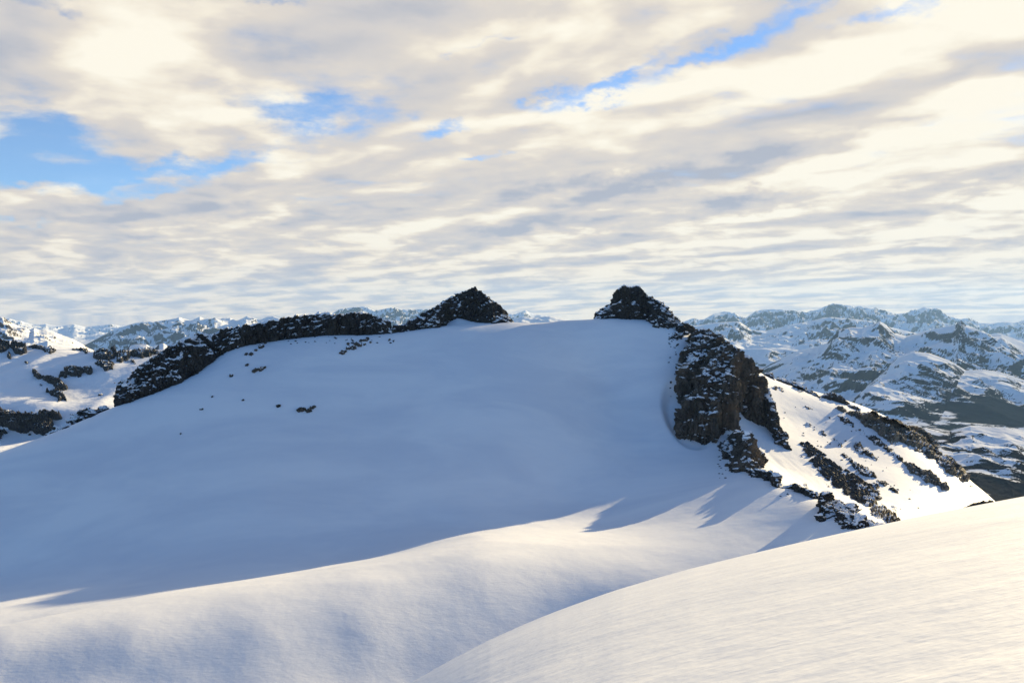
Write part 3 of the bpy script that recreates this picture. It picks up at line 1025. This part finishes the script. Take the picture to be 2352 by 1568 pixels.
# ---- skyline rocks of the sunny slope
for i, (lb, mt, st) in enumerate([
    ("dark rock tip just right of the big cliff on the skyline", M_OUTCROP, [(1755, 862, 1757, 856), (1766, 866, 1768, 857), (1780, 874, 1778, 866)]),
    ("upper rocky skyline edge of the sunny slope, thin and broken", M_OUTCROP, [(1782, 872, 1784, 868), (1800, 880, 1802, 871), (1820, 886, 1822, 877), (1845, 897, 1846, 888), (1868, 908, 1870, 900), (1884, 916, 1886, 911)]),
    ("dark knobbly skyline outcrop halfway along the right slope edge", M_OUTCROP, [(1886, 913, 1888, 908), (1897, 916, 1896, 904), (1910, 919, 1914, 903), (1925, 924, 1930, 908), (1940, 929, 1944, 919), (1950, 931, 1952, 927)]),
    ("low dark skyline rock right of the knobbly outcrop", M_OUTCROP, [(1946, 932, 1948, 927), (1960, 938, 1962, 931), (1976, 945, 1978, 939)]),
    ("brown rock shoulder behind the largest tan slab, at the skyline edge", M_SLAB, [(2088, 982, 2088, 976), (2105, 1000, 2112, 982), (2125, 1015, 2130, 993), (2140, 1030, 2140, 1005), (2150, 1042, 2150, 1025), (2158, 1052, 2160, 1048)]),
]):
    loft("rock_outcrop", lb, "rock", st, mt, lean=6, back=16, amp=1.6, size=7, seed=150 + i, bulge=0.6, step=0.9, sink=4, group="rocks on the sunny slope's skyline")
loft("rock_outcrop", "smooth dark rock hump peeking over the near snow roll at far right", "rock",
     [(2200, 1180, 2202, 1174, 330), (2220, 1182, 2218, 1163, 330), (2240, 1182, 2240, 1154, 330), (2258, 1182, 2258, 1147, 330), (2275, 1180, 2273, 1149, 330), (2295, 1178, 2290, 1160, 330)],
     M_BARE, lean=10, back=12, amp=1.2, size=7, seed=171, bulge=1, step=1.0, sink=12, crest_amp=0.4)

# ---- boulders in the shaded bowl
BO = [
    ("dark boulder, left one of the pair in the middle of the shaded bowl", 1.6, kc((2555, 920), (2600, 905), (2620, 930), (2590, 950)), None),
]
boulder_px = [
    (692, 941, 11, 6, "dark split boulder, biggest on the left in the shaded bowl's lower trio"),
    (709, 943, 9, 5, "dark boulder in the middle of the shaded bowl's lower trio"),
    (717, 936, 9, 4, "tilted flat boulder, upper right in the shaded bowl's lower trio"),
    (640, 932, 6, 4, "small spiky boulder left of the lower trio in the shaded bowl"),
    (586, 851, 8, 5, "grey boulder at the left end of the short boulder line below the ridge"),
    (597, 848, 7, 5, "round boulder in the middle of the short boulder line below the ridge"),
    (604, 845, 8, 4, "long pale boulder at the right end of the short boulder line below the ridge"),
    (531, 863, 6, 3, "flat boulder lying alone left of the short boulder line"),
    (568, 838, 5, 3, "slim boulder uphill of the flat lone boulder"),
    (566, 813, 5, 3, "small boulder third down in the boulder trail under the ridge"),
    (577, 813, 6, 4, "mid-sized boulder in the boulder trail under the ridge"),
    (588, 804, 4, 3, "little boulder upper in the boulder trail under the ridge"),
    (600, 796, 8, 5, "largest boulder cluster at the top of the boulder trail under the ridge"),
    (609, 788, 4, 2, "thin stone at the very top of the boulder trail"),
    (487, 911, 3, 2, "tiny stone on the open shaded snow, upper of three"),
    (557, 919, 4, 2, "tiny stone on the open shaded snow, right of three"),
    (463, 940, 5, 2, "tiny stone on the open shaded snow, lowest of three"),
    (415, 996, 2, 2, "tiniest dark speck of stone low on the left snow"),
]
for i, (bx, by, rx, ry, lb) in enumerate(boulder_px):
    rr = random.Random(i)
    n = 9
    poly = [(bx + rx * math.cos(t) * rr.uniform(0.75, 1.15), by + ry * math.sin(t) * rr.uniform(0.75, 1.15) - rx * 0.18 * math.cos(t)) for t in [2 * math.pi * k / n for k in range(n)]]
    patch("boulder", lb, "boulder", poly, M_OUTCROP, rise=0.30 * ry * 0.3 + 0.8, amp=0.35, size=2.2, seed=200 + i, edge=3, rag=1.2, step=0.7, group="boulders on the shaded snow bowl")
rr = random.Random(5)
cl = [(790, 806, 7, 4), (800, 800, 8, 4), (806, 796, 6, 3), (812, 799, 8, 5), (818, 790, 7, 4), (826, 793, 7, 4), (829, 783, 5, 3), (838, 782, 6, 3), (845, 778, 5, 3), (800, 790, 4, 3), (786, 811, 8, 3), (809, 788, 4, 2), (838, 791, 4, 2), (850, 786, 3, 2), (895, 780, 3, 2), (904, 783, 3, 2)]
wl = ["lowest left", "lower flat", "lower round", "central big", "upper central", "right central", "upper small", "upper right", "topmost", "left small", "bottom left edge", "upper left small", "far right small", "outer right tiny", "outlying tiny left", "outlying tiny right"]
for i, (bx, by, rx, ry) in enumerate(cl):
    n = 9
    poly = [(bx + rx * math.cos(t) * rr.uniform(0.75, 1.15), by + ry * math.sin(t) * rr.uniform(0.75, 1.15)) for t in [2 * math.pi * k / n for k in range(n)]]
    patch("boulder", "dark boulder in the cluster below the skyline ridge's right end, " + wl[i] + " one", "boulder", poly, M_OUTCROP, rise=1.1, amp=0.45, size=2.5, seed=240 + i, edge=3, rag=1.3, step=0.8, group="boulder cluster under the skyline ridge")


# ---- loose stones that rolled out from the cliffs: one is shaped, the others are turned and scaled copies
def stone_mesh(seed):
    bm = bmesh.new()
    bmesh.ops.create_icosphere(bm, subdivisions=3, radius=1.0)
    co = np.array([v.co[:] for v in bm.verts])
    v1, g1, t1 = cells(co * 0.9 + seed * 3.1, seed)
    v2, g2, t2 = cells(co * 2.1 + seed * 1.7, seed + 5)
    r = 1.0 + (v1 - 0.5) * 0.5 + t1 * 0.7 + (v2 - 0.5) * 0.2 + t2 * 0.35
    co = co * r[:, None] * np.array([1.0, 0.75, 0.6])
    for v, c in zip(bm.verts, co):
        v.co = c
    me = bpy.data.meshes.new("stone")
    bm.to_mesh(me)
    bm.free()
    me.materials.append(M_BARE)
    return me


STONES = [stone_mesh(k) for k in (1, 2, 3)]


def stones(px_list, label, group, seed, smin, smax):
    r_ = random.Random(seed)
    first = None
    px_a = np.array([p[0] for p in px_list], float)
    py_a = np.array([p[1] for p in px_list], float)
    Y = NEAR.hit(px_a, py_a)
    for a, b, y in zip(px_a, py_a, Y):
        if np.isnan(y):
            continue
        p = P(a, b, np.array(y))
        if first is None:
            o = bpy.data.objects.new("stone", STONES[0])
            first = o
        else:
            o = first.copy()
            o.data = STONES[r_.randrange(3)]
        C.objects.link(o)
        k = r_.uniform(smin, smax)
        o.location = (p[0], p[1], p[2] + 0.1 * k)
        o.rotation_euler = (r_.uniform(-0.4, 0.4), r_.uniform(-0.4, 0.4), r_.uniform(0, 6.28))
        o.scale = (k, k * r_.uniform(0.7, 1.1), k * r_.uniform(0.6, 1.0))
        tag(o, label, "stone", group)


rs = random.Random(11)
stones([(1552 + rs.gauss(0, 9), 905 - 5.2 * i + rs.uniform(-6, 6)) for i in range(26)] + [(1546 + rs.uniform(-12, 10), rs.uniform(765, 800)) for i in range(16)],
       "small dark stone on the shaded snow close to the left edge of the big cliff", "stones by the big cliff", 1, 0.35, 0.9)
stones([(1660 + rs.uniform(-12, 8), 1035 + 5 * i + rs.uniform(-4, 4)) for i in range(14)] + [(rs.uniform(1790, 1870), rs.uniform(1122, 1140)) for i in range(8)],
       "small dark stone on the shaded snow along the lower rib's left edge", "stones by the lower rib", 2, 0.25, 0.6)
stones([(rs.uniform(560, 900), 768 + rs.uniform(2, 22) ) for i in range(40)],
       "small dark stone on the snow just under the long skyline ridge", "stones under the skyline ridge", 3, 0.3, 0.8)
stones([(1800 + 300 * t + rs.gauss(0, 25), 960 + 200 * t + rs.gauss(0, 30)) for t in [rs.random() for i in range(60)]],
       "small dark stone lying loose on the sunny slope between the outcrops", "loose stones on the sunny slope", 4, 0.25, 0.7)


# ---- scree: countless small stones on the sunny slope
def scree():
    rng = np.random.default_rng(4)
    poly = np.array(kr((230, 640), (300, 640), (380, 690), (480, 760), (560, 840), (650, 880), (760, 950), (860, 1010), (960, 1090), (980, 1180), (900, 1160), (960, 1240), (840, 1230), (740, 1170), (640, 1110), (540, 1030), (460, 960), (390, 880), (330, 800)))
    x0, y0 = poly.min(0)
    x1, y1 = poly.max(0)
    pts = rng.uniform([x0, y0], [x1, y1], (9000, 2))
    d = poly_dist(poly, pts[:, 0], pts[:, 1])
    nz = fbm(np.concatenate([pts / 14.0, np.full((len(pts), 1), 2.2)], 1), 3, 8)
    pts = pts[(d > 0) & (nz > -0.10 - 0.01 * d)]
    extra = rng.normal(0, 1, (260, 2)) * np.array([60, 45]) + np.array([1930, 1090])
    Y = NEAR.hit(pts[:, 0], pts[:, 1])
    ok = ~np.isnan(Y)
    T = P(pts[ok, 0], pts[ok, 1], Y[ok])
    base = np.array([[1, 0, 0], [-1, 0, 0], [0, 1, 0], [0, -1, 0], [0, 0, 1], [0, 0, -1], [.7, .6, .5], [-.6, -.7, .5]], float)
    tri = np.array([[0, 2, 4], [2, 1, 4], [1, 3, 4], [3, 0, 4], [2, 0, 5], [1, 2, 5], [3, 1, 5], [0, 3, 5]])
    V, Fc = [], []
    for i, t in enumerate(T):
        s = rng.gamma(2.2, 0.22) + 0.25
        sc = s * rng.uniform(0.6, 1.4, 3) * np.array([1, 1, 0.75])
        a = rng.uniform(0, 6.28)
        R = np.array([[math.cos(a), -math.sin(a), 0], [math.sin(a), math.cos(a), 0], [0, 0, 1]])
        V.append((base[:6] * rng.uniform(0.75, 1.2, (6, 3)) * sc) @ R.T + t + np.array([0, 0, 0.15 * s]))
        Fc.append(tri + 6 * i)
    o = mesh_obj("scree", np.concatenate(V), np.concatenate(Fc), M_OUTCROP, False)
    o['kind'] = 'stuff'
    o['label'] = "field of dark loose stones spilling down the sunny slope"
    o['category'] = "scree"


scree()

# ------------------------------------------------------------------ neighbouring snow mountain on the left
LEFT = TPS(ctrl([
    (-250, 775, 1950), (0, 786, 1900), (63, 796, 1880), (107, 801, 1870), (179, 804, 1860), (248, 808, 1840), (302, 815, 1850), (346, 808, 1900), (420, 800, 1950), (600, 800, 2000),
    (0, 846, 1660), (134, 846, 1660), (260, 850, 1650), (0, 913, 1470), (134, 913, 1480), (270, 913, 1500), (-250, 880, 1600),
    (0, 938, 1390), (54, 954, 1360), (105, 949, 1370), (143, 955, 1360), (0, 980, 1345), (45, 993, 1325), (89, 1000, 1315), (125, 990, 1320), (230, 960, 1345),
    (0, 1024, 1160), (0, 1043, 1085), (-200, 1010, 1210), (150, 1060, 1060), (400, 1000, 1250), (350, 920, 1500), (60, 868, 1600)],
    [(-1300, 2100, -150), (-900, 2150, -160), (-500, 2200, -170), (-1100, 2500, -420), (-600, 2500, -420), (-500, 950, -190), (-900, 950, -190), (-200, 1100, -230), (-150, 1500, -230), (-100, 1900, -200)]))


def left_h(x, y):
    p = np.stack([x / 160.0, y / 160.0, np.zeros_like(x)], -1)
    gul = ridged(np.stack([x / 120.0, y / 420.0, np.zeros_like(x)], -1), 3, 62)
    return np.maximum(LEFT(x, y) + 7 * fbm(p, 4, 61) + 8 * (gul - 0.4), -600)


LT = Terrain(left_h, -1750, -50, 900, 2300, 7.0)


def left_mountain():
    gx, gy = np.meshgrid(np.arange(-1745, -60, 7.0), np.arange(905, 2290, 7.0))
    z = LT.h(gx, gy)
    v = np.stack([gx, gy, z], -1).reshape(-1, 3)
    o = mesh_obj("mountain", v, grid_faces(*gx.shape), M_SNOW2, True, (-900, 1500, -300))
    struct(o, "near snow-covered mountain beyond the left edge of the snow bowl, with rock bands", "mountain")


def make_snow2():
    m, gg, b, geo = new_mat("smooth_mountain_snow")
    p = geo.outputs['Position']
    h = gg.add(gg.mul(gg.noise(p, 0.012, 5, 0.55), 6.0), gg.mul(gg.noise(gg.vmul(p, (1, 0.35, 1)), 0.05, 4, 0.5), 0.6))
    bump(gg, b, h, 1.0, 1.0)
    b.inputs['Base Color'].default_value = (0.88, 0.885, 0.9, 1)
    b.inputs['Roughness'].default_value = 0.7
    b.inputs['Specular IOR Level'].default_value = 0.2
    return m


M_SNOW2 = make_snow2()
left_mountain()
for i, (lb, rise, poly) in enumerate([
    ("dark rock face on the crest at the left photo edge", 16, kl((-40, 360), (-40, 480), (40, 490), (90, 440), (100, 400), (40, 370))),
    ("small rock tooth with a snow gully above, below the left crest rocks", 10, kl((70, 540), (85, 480), (110, 500), (122, 545), (95, 555))),
    ("broad broken crest rock right of the left edge face", 14, kl((110, 400), (120, 460), (160, 500), (220, 515), (270, 500), (280, 430), (230, 395), (160, 385))),
    ("thin crest rocks in the middle of the near left mountain", 8, kl((300, 420), (330, 455), (400, 445), (440, 470), (520, 490), (580, 465), (520, 440), (400, 425))),
    ("crest rocks right of centre on the near left mountain", 8, kl((740, 455), (830, 470), (880, 495), (930, 480), (860, 455), (790, 448))),
    ("snowy broken crag under the right crest of the near left mountain", 12, kl((955, 490), (960, 530), (1020, 560), (1080, 560), (1160, 560), (1200, 520), (1160, 470), (1060, 470))),
    ("small crag stack below the snowy broken crag", 10, kl((970, 590), (1000, 620), (1040, 630), (1070, 675), (1160, 660), (1170, 610), (1120, 575), (1040, 575))),
    ("dark spiky rock wall on the far right crest of the near left mountain", 16, kl((1205, 510), (1200, 580), (1260, 590), (1320, 560), (1350, 530), (1420, 545), (1560, 525), (1620, 470), (1500, 470), (1350, 490), (1270, 495))),
    ("few rocks under the spiky rock wall", 6, kl((1310, 575), (1350, 600), (1395, 600), (1370, 570))),
    ("tall pointed rock tooth on the left mountain's right crest", 20, kl((1120, 460), (1140, 500), (1180, 525), (1205, 520), (1180, 465), (1150, 450))),
    ("arched dark rock band high on the near left mountain's snow face", 13, kl((610, 740), (640, 690), (700, 640), (780, 630), (860, 650), (950, 650), (955, 690), (930, 725), (870, 700), (830, 690), (850, 745), (800, 740), (740, 730), (700, 710), (675, 760), (650, 740))),
    ("stepped dark rock band low in the near left mountain's snow face", 13, kl((335, 670), (340, 720), (380, 750), (440, 760), (520, 810), (580, 860), (570, 890), (480, 890), (540, 930), (600, 950), (600, 985), (680, 980), (660, 910), (610, 880), (680, 870), (690, 850), (620, 780), (550, 735), (440, 720), (380, 690))),
    ("lone small rock left of the stepped rock band", 5, kl((395, 815), (410, 832), (440, 820), (420, 805))),
    ("single rock fleck high on the left snow face", 4, kl((262, 592), (280, 602), (298, 594), (285, 588))),
    ("single rock fleck right on the left mountain's snow face", 3, kl((1170, 800), (1180, 806), (1184, 799))),
    ("small rock dash in the lower right snow of the left mountain", 3, kl((1010, 930), (1040, 925), (1062, 916), (1045, 914))),
    ("long vertical cliff band at the foot of the near left mountain", 22, kl((-40, 1070), (-40, 1240), (40, 1250), (130, 1290), (210, 1310), (290, 1310), (330, 1290), (390, 1330), (480, 1330), (560, 1300), (560, 1220), (540, 1180), (640, 1165), (640, 1150), (540, 1130), (470, 1120), (380, 1130), (280, 1130), (240, 1150), (180, 1130), (80, 1100))),
    ("low dark rock at the left photo edge under the cliff band", 12, kl((-40, 1290), (-40, 1390), (20, 1370), (40, 1320), (85, 1320), (60, 1290))),
    ("small rock between cliff band and left glacier flat", 4, kl((280, 1330), (300, 1340), (315, 1330), (298, 1325))),
    ("few rocks above the cliff band's right end", 4, kl((690, 1125), (720, 1132), (755, 1130), (730, 1118))),
]):
    patch("rock_outcrop", lb, "rock", poly, M_FARROCK, rise=rise * 0.7, amp=0.22 * rise + 1.6, size=9 + 0.6 * rise, seed=300 + i, terr=LT, edge=4.0, rag=3.4, step=0.85, group="rocks on the near left mountain", zs=0.4)
loft("rock_outcrop", "black rock buttress rising behind the left snow edge, snow cap on top", "rock",
     [(150, 992, 158, 974, 424), (163, 986, 166, 960, 424), (168, 980, 172, 950, 424), (185, 976, 186, 939, 424), (200, 969, 200, 938, 424), (212, 959, 210, 939, 424), (222, 950, 220, 945, 424)],
     M_RIDGE, lean=10, back=25, amp=2.4, size=9, seed=351, bulge=1, step=0.9, sink=25, terr=NEAR)
loft("rock_outcrop", "small smooth dark rock beside the black buttress on the left snow edge", "rock",
     [(219, 952, 221, 941, 434), (228, 947, 228, 934, 434), (240, 942, 240, 931, 434), (252, 938, 250, 935, 434)],
     M_RIDGE, lean=8, back=12, amp=1.2, size=7, seed=353, bulge=1, step=0.9, sink=15, terr=NEAR, crest_amp=0.4)
loft("rock_outcrop", "low grey rocks left of the black buttress along the snow edge", "rock",
     [(100, 1008, 104, 998, 414), (124, 996, 126, 978, 414), (140, 990, 142, 976, 414), (152, 984, 154, 974, 414), (165, 980, 164, 972, 414)],
     M_RIDGE, lean=8, back=15, amp=1.5, size=7, seed=355, bulge=1, step=0.9, sink=15, terr=NEAR)


# ------------------------------------------------------------------ far mountains
def mountain(name, label, crest, foot, Dc, Df, mat, amp=0.1, seed=1, step=1.5, size=None, back=0.5, cres=0.0, rough=0.5, prof=1.0):
    """a range from its foot line up to its crest line and down the far side, broken by spurs and gullies"""
    c = np.asarray(crest, float)
    f = np.asarray(foot, float)
    x0, x1 = c[0, 0], c[-1, 0]
    px = np.arange(x0, x1 + step, step)
    cy = np.interp(px, c[:, 0], c[:, 1])
    fx0, fx1 = f[0, 0], f[-1, 0]
    fpx = fx0 + (px - x0) / (x1 - x0) * (fx1 - fx0)
    fy = np.interp(fpx, f[:, 0], f[:, 1])
    K = P(px, cy, np.full(px.shape, float(Dc)))
    Fo = P(fpx, fy, np.full(px.shape, float(Df)))
    nv = int(max(30, (fy - cy).max() / step * 1.2))
    size = (size or 0.06 * Dc) * 0.7
    rows = []
    wts = []
    for a in np.linspace(0, 1, nv):
        rows.append(np.concatenate([Fo[:, :2] + (K[:, :2] - Fo[:, :2]) * a, (Fo[:, 2] + (K[:, 2] - Fo[:, 2]) * a ** prof)[:, None]], 1))
        wts.append(math.sin(math.pi * min(a * 0.5 + 0.02, 0.5)) * (1 - a ** 6) if a < 1 else 0.0)
    fw = K * np.array([1, 1, 0])
    fw /= np.linalg.norm(fw, axis=1, keepdims=True)
    H = (K[:, 2] - Fo[:, 2])[:, None]
    for a in np.linspace(0, 1, 14)[1:]:
        rows.append(K + fw * (Dc * 0.12) * a - np.array([0, 0, 1.0]) * np.maximum(H, 50) * a * 1.2)
        wts.append(min(1.0, a * 3))
    V = np.stack(rows, 0)
    q = V * np.array([1, 1, 0.4]) / size
    n = ridged(q + fbm(q, 3, seed + 8)[..., None] * 0.4, 5, seed, 0.48) - 0.42
    n2 = fbm(q * 2.2, 3, seed + 3, 0.5)
    hh = np.maximum(np.abs(H.T), 0.012 * Dc)
    w = np.array(wts)[:, None]
    V[..., 2] += (n * 1.7 + n2 * 0.6) * amp * hh * w
    V[..., 2] += cres * hh * fbm(V * np.array([1, 1, 0]) / (size * 0.35), 5, seed + 20, 0.6)
    o = mesh_obj(name, V.reshape(-1, 3), grid_faces(V.shape[0], V.shape[1])[:, ::-1] if False else grid_faces(V.shape[0], V.shape[1]), mat, True)
    return struct(o, label, "mountain")


def k4(*pts):      # enlarged view of the right-hand mountains
    return [(1548 + a * 0.3418, 677.6 + b * 0.3418) for a, b in pts]


M_FAR = make_mountain("far_range_snow_and_rock", 0.30, 700, (0.030, 0.032, 0.036), slope_w=3.2)
M_FAR2 = make_mountain("snowy_massif", 0.44, 600, (0.026, 0.027, 0.030), slope_w=3.2)
M_MASSIF = make_mountain("forested_massif", 0.33, 260, (0.022, 0.023, 0.025), forest=(0.006, 0.012, 0.020), z_forest=(-900, -360), slope_w=2.2, aniso=(0.6, 1.0, 1.0))
M_HILL = make_mountain("wooded_hill", -0.04, 75, (0.035, 0.034, 0.034), forest=(0.010, 0.013, 0.011), z_forest=(-680, -330), slope_w=1.4, aniso=(0.8, 1, 1))
M_VALLEY = make_mountain("forest_valley_range", 0.26, 450, (0.028, 0.030, 0.034), forest=(0.007, 0.012, 0.017), z_forest=(-1000, -300), slope_w=2.4, aniso=(0.6, 1, 1))
M_LPEAK = make_mountain("sunlit_left_peak", 0.22, 150, (0.07, 0.062, 0.055), slope_w=3.0)

mountain("mountain", "far snowy range along the right skyline with a flat-topped peak and a pointed white peak",
         k4((-150, 200), (0, 190), (60, 180), (130, 155), (170, 165), (200, 165), (240, 140), (270, 125), (340, 115), (380, 113), (430, 135), (480, 153), (500, 140), (540, 115), (580, 100), (680, 92),
            (780, 100), (900, 115), (960, 100), (1000, 85), (1070, 52), (1130, 72), (1240, 75), (1380, 92), (1500, 125), (1560, 118), (1640, 95), (1690, 78), (1760, 95), (1830, 130), (1920, 160),
            (1980, 152), (2060, 185), (2130, 190), (2230, 175), (2300, 185), (2352, 165), (2500, 190), (2800, 170)),
         k4((-150, 420), (600, 420), (1200, 420), (2000, 420), (2800, 420)), 24000, 15500, M_FAR2, amp=0.30, seed=3, size=1500, cres=0.03)
mountain("mountain", "snow plateau ridge with dark front cliffs below the right skyline",
         k4((-150, 260), (60, 215), (180, 200), (280, 185), (380, 179), (440, 178), (480, 205), (520, 235), (620, 240), (760, 205), (900, 180), (1000, 152), (1060, 150), (1180, 158), (1320, 175), (1450, 215), (1600, 250), (1800, 300), (2400, 330)),
         k4((-150, 460), (300, 440), (700, 420), (1000, 450), (1700, 500), (2400, 560)), 15500, 11500, M_FAR2, amp=0.30, seed=7, size=1100, cres=0.02)
mountain("mountain", "low snowy valley bench in front of the plateau ridge, left of the massif",
         k4((300, 420), (420, 370), (500, 360), (640, 358), (760, 365), (900, 385), (1100, 420)), k4((300, 560), (500, 540), (700, 540), (1100, 560)), 11000, 9800, M_MASSIF, amp=0.2, seed=9, size=800, cres=0.01)
mountain("mountain", "broad massif filling the right side, snowfields above, dark forest patches towards the valley",
         k4((480, 560), (560, 520), (640, 468), (740, 415), (830, 376), (950, 350), (1030, 320), (1060, 290), (1110, 235), (1180, 218), (1270, 218), (1340, 195), (1385, 178), (1430, 205), (1490, 255), (1560, 275),
            (1660, 250), (1760, 225), (1850, 205), (1890, 200), (1928, 168), (1965, 203), (2060, 240), (2130, 268), (2200, 262), (2280, 290), (2352, 320), (2600, 360), (3000, 420)),
         k4((300, 800), (800, 900), (1400, 980), (2000, 980), (3000, 1000)), 9500, 5400, M_MASSIF, amp=0.24, seed=12, size=1100, cres=0.015)
mountain("mountain", "snow dome ridge with bright sunlit ribs on the right massif",
         k4((1400, 520), (1500, 420), (1620, 380), (1720, 390), (1850, 440), (1960, 505), (2080, 500), (2200, 520), (2352, 570), (2700, 620), (3000, 700)),
         k4((1000, 900), (1500, 960), (2100, 1000), (3000, 1020)), 7000, 4800, M_MASSIF, amp=0.22, seed=16, size=900, cres=0.01)
mountain("hill", "nearer wooded hill with snow patches behind the sunny slope at right",
         k4((1350, 900), (1560, 882), (1640, 885), (1700, 888), (1760, 900), (1850, 912), (1990, 876), (2060, 878), (2130, 885), (2230, 890), (2352, 915), (2600, 930), (3000, 960)),
         k4((1500, 1480), (2000, 1500), (2400, 1560), (3000, 1600)), 2600, 1700, M_HILL, amp=0.20, seed=19, size=260, cres=0.012)

mountain("mountain", "distant pale blue range on the left horizon",
         kl((-200, 130), (70, 145), (100, 138), (170, 160), (210, 162), (260, 178), (330, 195), (420, 200), (470, 192), (540, 205), (640, 215), (680, 208), (760, 196), (830, 212), (880, 225), (980, 212), (1060, 205), (1140, 198), (1220, 205), (1300, 205), (1360, 225), (1440, 215), (1700, 235), (2100, 240)),
         kl((-200, 420), (700, 400), (1400, 400), (2100, 400)), 30000, 21000, M_FAR, amp=0.32, seed=23, size=1600, cres=0.03)
mountain("mountain", "large mountain on the left with a blue forested flank and several summits",
         [(180, 800), (215, 782), (262, 757), (300, 745), (330, 738), (352, 739), (372, 736), (392, 733), (405, 731), (412, 728), (420, 731), (440, 736), (452, 730), (459, 727), (470, 732), (482, 733), (495, 729), (510, 730), (530, 730), (545, 736), (555, 732), (568, 725), (585, 731), (598, 735), (612, 728), (628, 726), (645, 732), (690, 740), (800, 760)],
         [(150, 880), (300, 860), (500, 830), (800, 830)], 17000, 11500, M_VALLEY, amp=0.26, seed=27, size=1200, cres=0.02)
mountain("mountain", "warm sunlit rocky peak at the left photo edge",
         kl((-300, 170), (-60, 130), (0, 118), (40, 130), (80, 155), (120, 180), (200, 215), (270, 235), (310, 250), (350, 235), (400, 250), (480, 252), (560, 275), (640, 310), (740, 345), (840, 395), (930, 455), (1100, 520)),
         kl((-300, 520), (300, 500), (700, 510), (1100, 560)), 5600, 4300, M_LPEAK, amp=0.30, seed=31, size=420, cres=0.02)
mountain("mountain", "low snowy shoulder in front of the sunlit left peak",
         kl((200, 470), (350, 410), (420, 385), (490, 368), (580, 395), (700, 425), (850, 455), (1000, 500)), kl((200, 560), (600, 540), (1000, 560)), 3400, 3000, M_LPEAK, amp=0.2, seed=33, size=300, cres=0.015)
mountain("hill", "small sunlit snow dome behind the left ridge",
         kl((1200, 520), (1290, 470), (1330, 425), (1380, 405), (1450, 402), (1510, 405), (1560, 440), (1590, 450), (1640, 400), (1680, 392), (1720, 415), (1760, 450), (1850, 520)),
         kl((1200, 600), (1850, 600)), 3600, 3200, M_LPEAK, amp=0.2, seed=36, size=260, cres=0.02)
mountain("mountain", "snowy jagged peaks behind the gap between the long ridge and middle summit",
         [(700, 745), (760, 722), (780, 710), (812, 705), (838, 704), (850, 708), (862, 714), (875, 711), (890, 708), (910, 707), (925, 711), (940, 709), (958, 711), (975, 710), (990, 712), (1050, 735), (1100, 740)],
         [(700, 790), (900, 780), (1100, 790)], 26000, 19000, M_FAR, amp=0.32, seed=41, size=1300, cres=0.03)
mountain("mountain", "small blue pyramid peak on the horizon between the two summits",
         [(1100, 740), (1150, 724), (1165, 721), (1185, 721), (1198, 716), (1207, 712), (1216, 717), (1232, 722), (1252, 724), (1275, 730), (1330, 740)],
         [(1100, 775), (1330, 775)], 28000, 22000, M_FAR, amp=0.25, seed=43, size=1500, cres=0.02)
mountain("hill", "low snowy ridge in front of the small blue pyramid peak",
         [(1120, 745), (1180, 732), (1200, 727), (1225, 729), (1250, 727), (1262, 726), (1283, 731), (1340, 742)],
         [(1120, 780), (1340, 780)], 14000, 11000, M_FAR2, amp=0.2, seed=45, size=900, cres=0.02)


# ------------------------------------------------------------------ valley ground reaching the horizon
def ground():
    r = np.geomspace(60, 33000, 80)
    th = np.linspace(0, 2 * math.pi, 161)
    R, T = np.meshgrid(r, th, indexing='ij')
    x, y = R * np.sin(T), R * np.cos(T)
    p = np.stack([x / 2500.0, y / 2500.0, np.zeros_like(x)], -1)
    z = -1250 + 160 * fbm(p, 4, 71)
    v = np.stack([x, y, z], -1).reshape(-1, 3)
    o = mesh_obj("ground", v, grid_faces(*R.shape), M_VALLEY, True, (0, 0, 0))
    struct(o)


ground()


# ------------------------------------------------------------------ the air between here and the far ranges
def haze():
    m = bpy.data.materials.new("mountain_air")
    m.use_nodes = True
    t = m.node_tree
    for n in list(t.nodes):
        t.nodes.remove(n)
    pv_ = t.nodes.new('ShaderNodeVolumePrincipled')
    pv_.inputs['Color'].default_value = (0.32, 0.57, 1.0, 1)
    pv_.inputs['Density'].default_value = 1.5e-5
    pv_.inputs['Anisotropy'].default_value = 0.2
    out = t.nodes.new('ShaderNodeOutputMaterial')
    t.links.new(pv_.outputs[0], out.inputs['Volume'])
    x0, x1, y0, y1, z0, z1 = -33500, 33500, -33500, 33500, -1500, 1150
    v = [(x, y, z) for z in (z0, z1) for y in (y0, y1) for x in (x0, x1)]
    f = [(0, 2, 3, 1), (4, 5, 7, 6), (0, 1, 5, 4), (2, 6, 7, 3), (0, 4, 6, 2), (1, 3, 7, 5)]
    o = mesh_obj("haze", v, f, m, False, (0, 0, 0))
    o['kind'] = 'stuff'


haze()
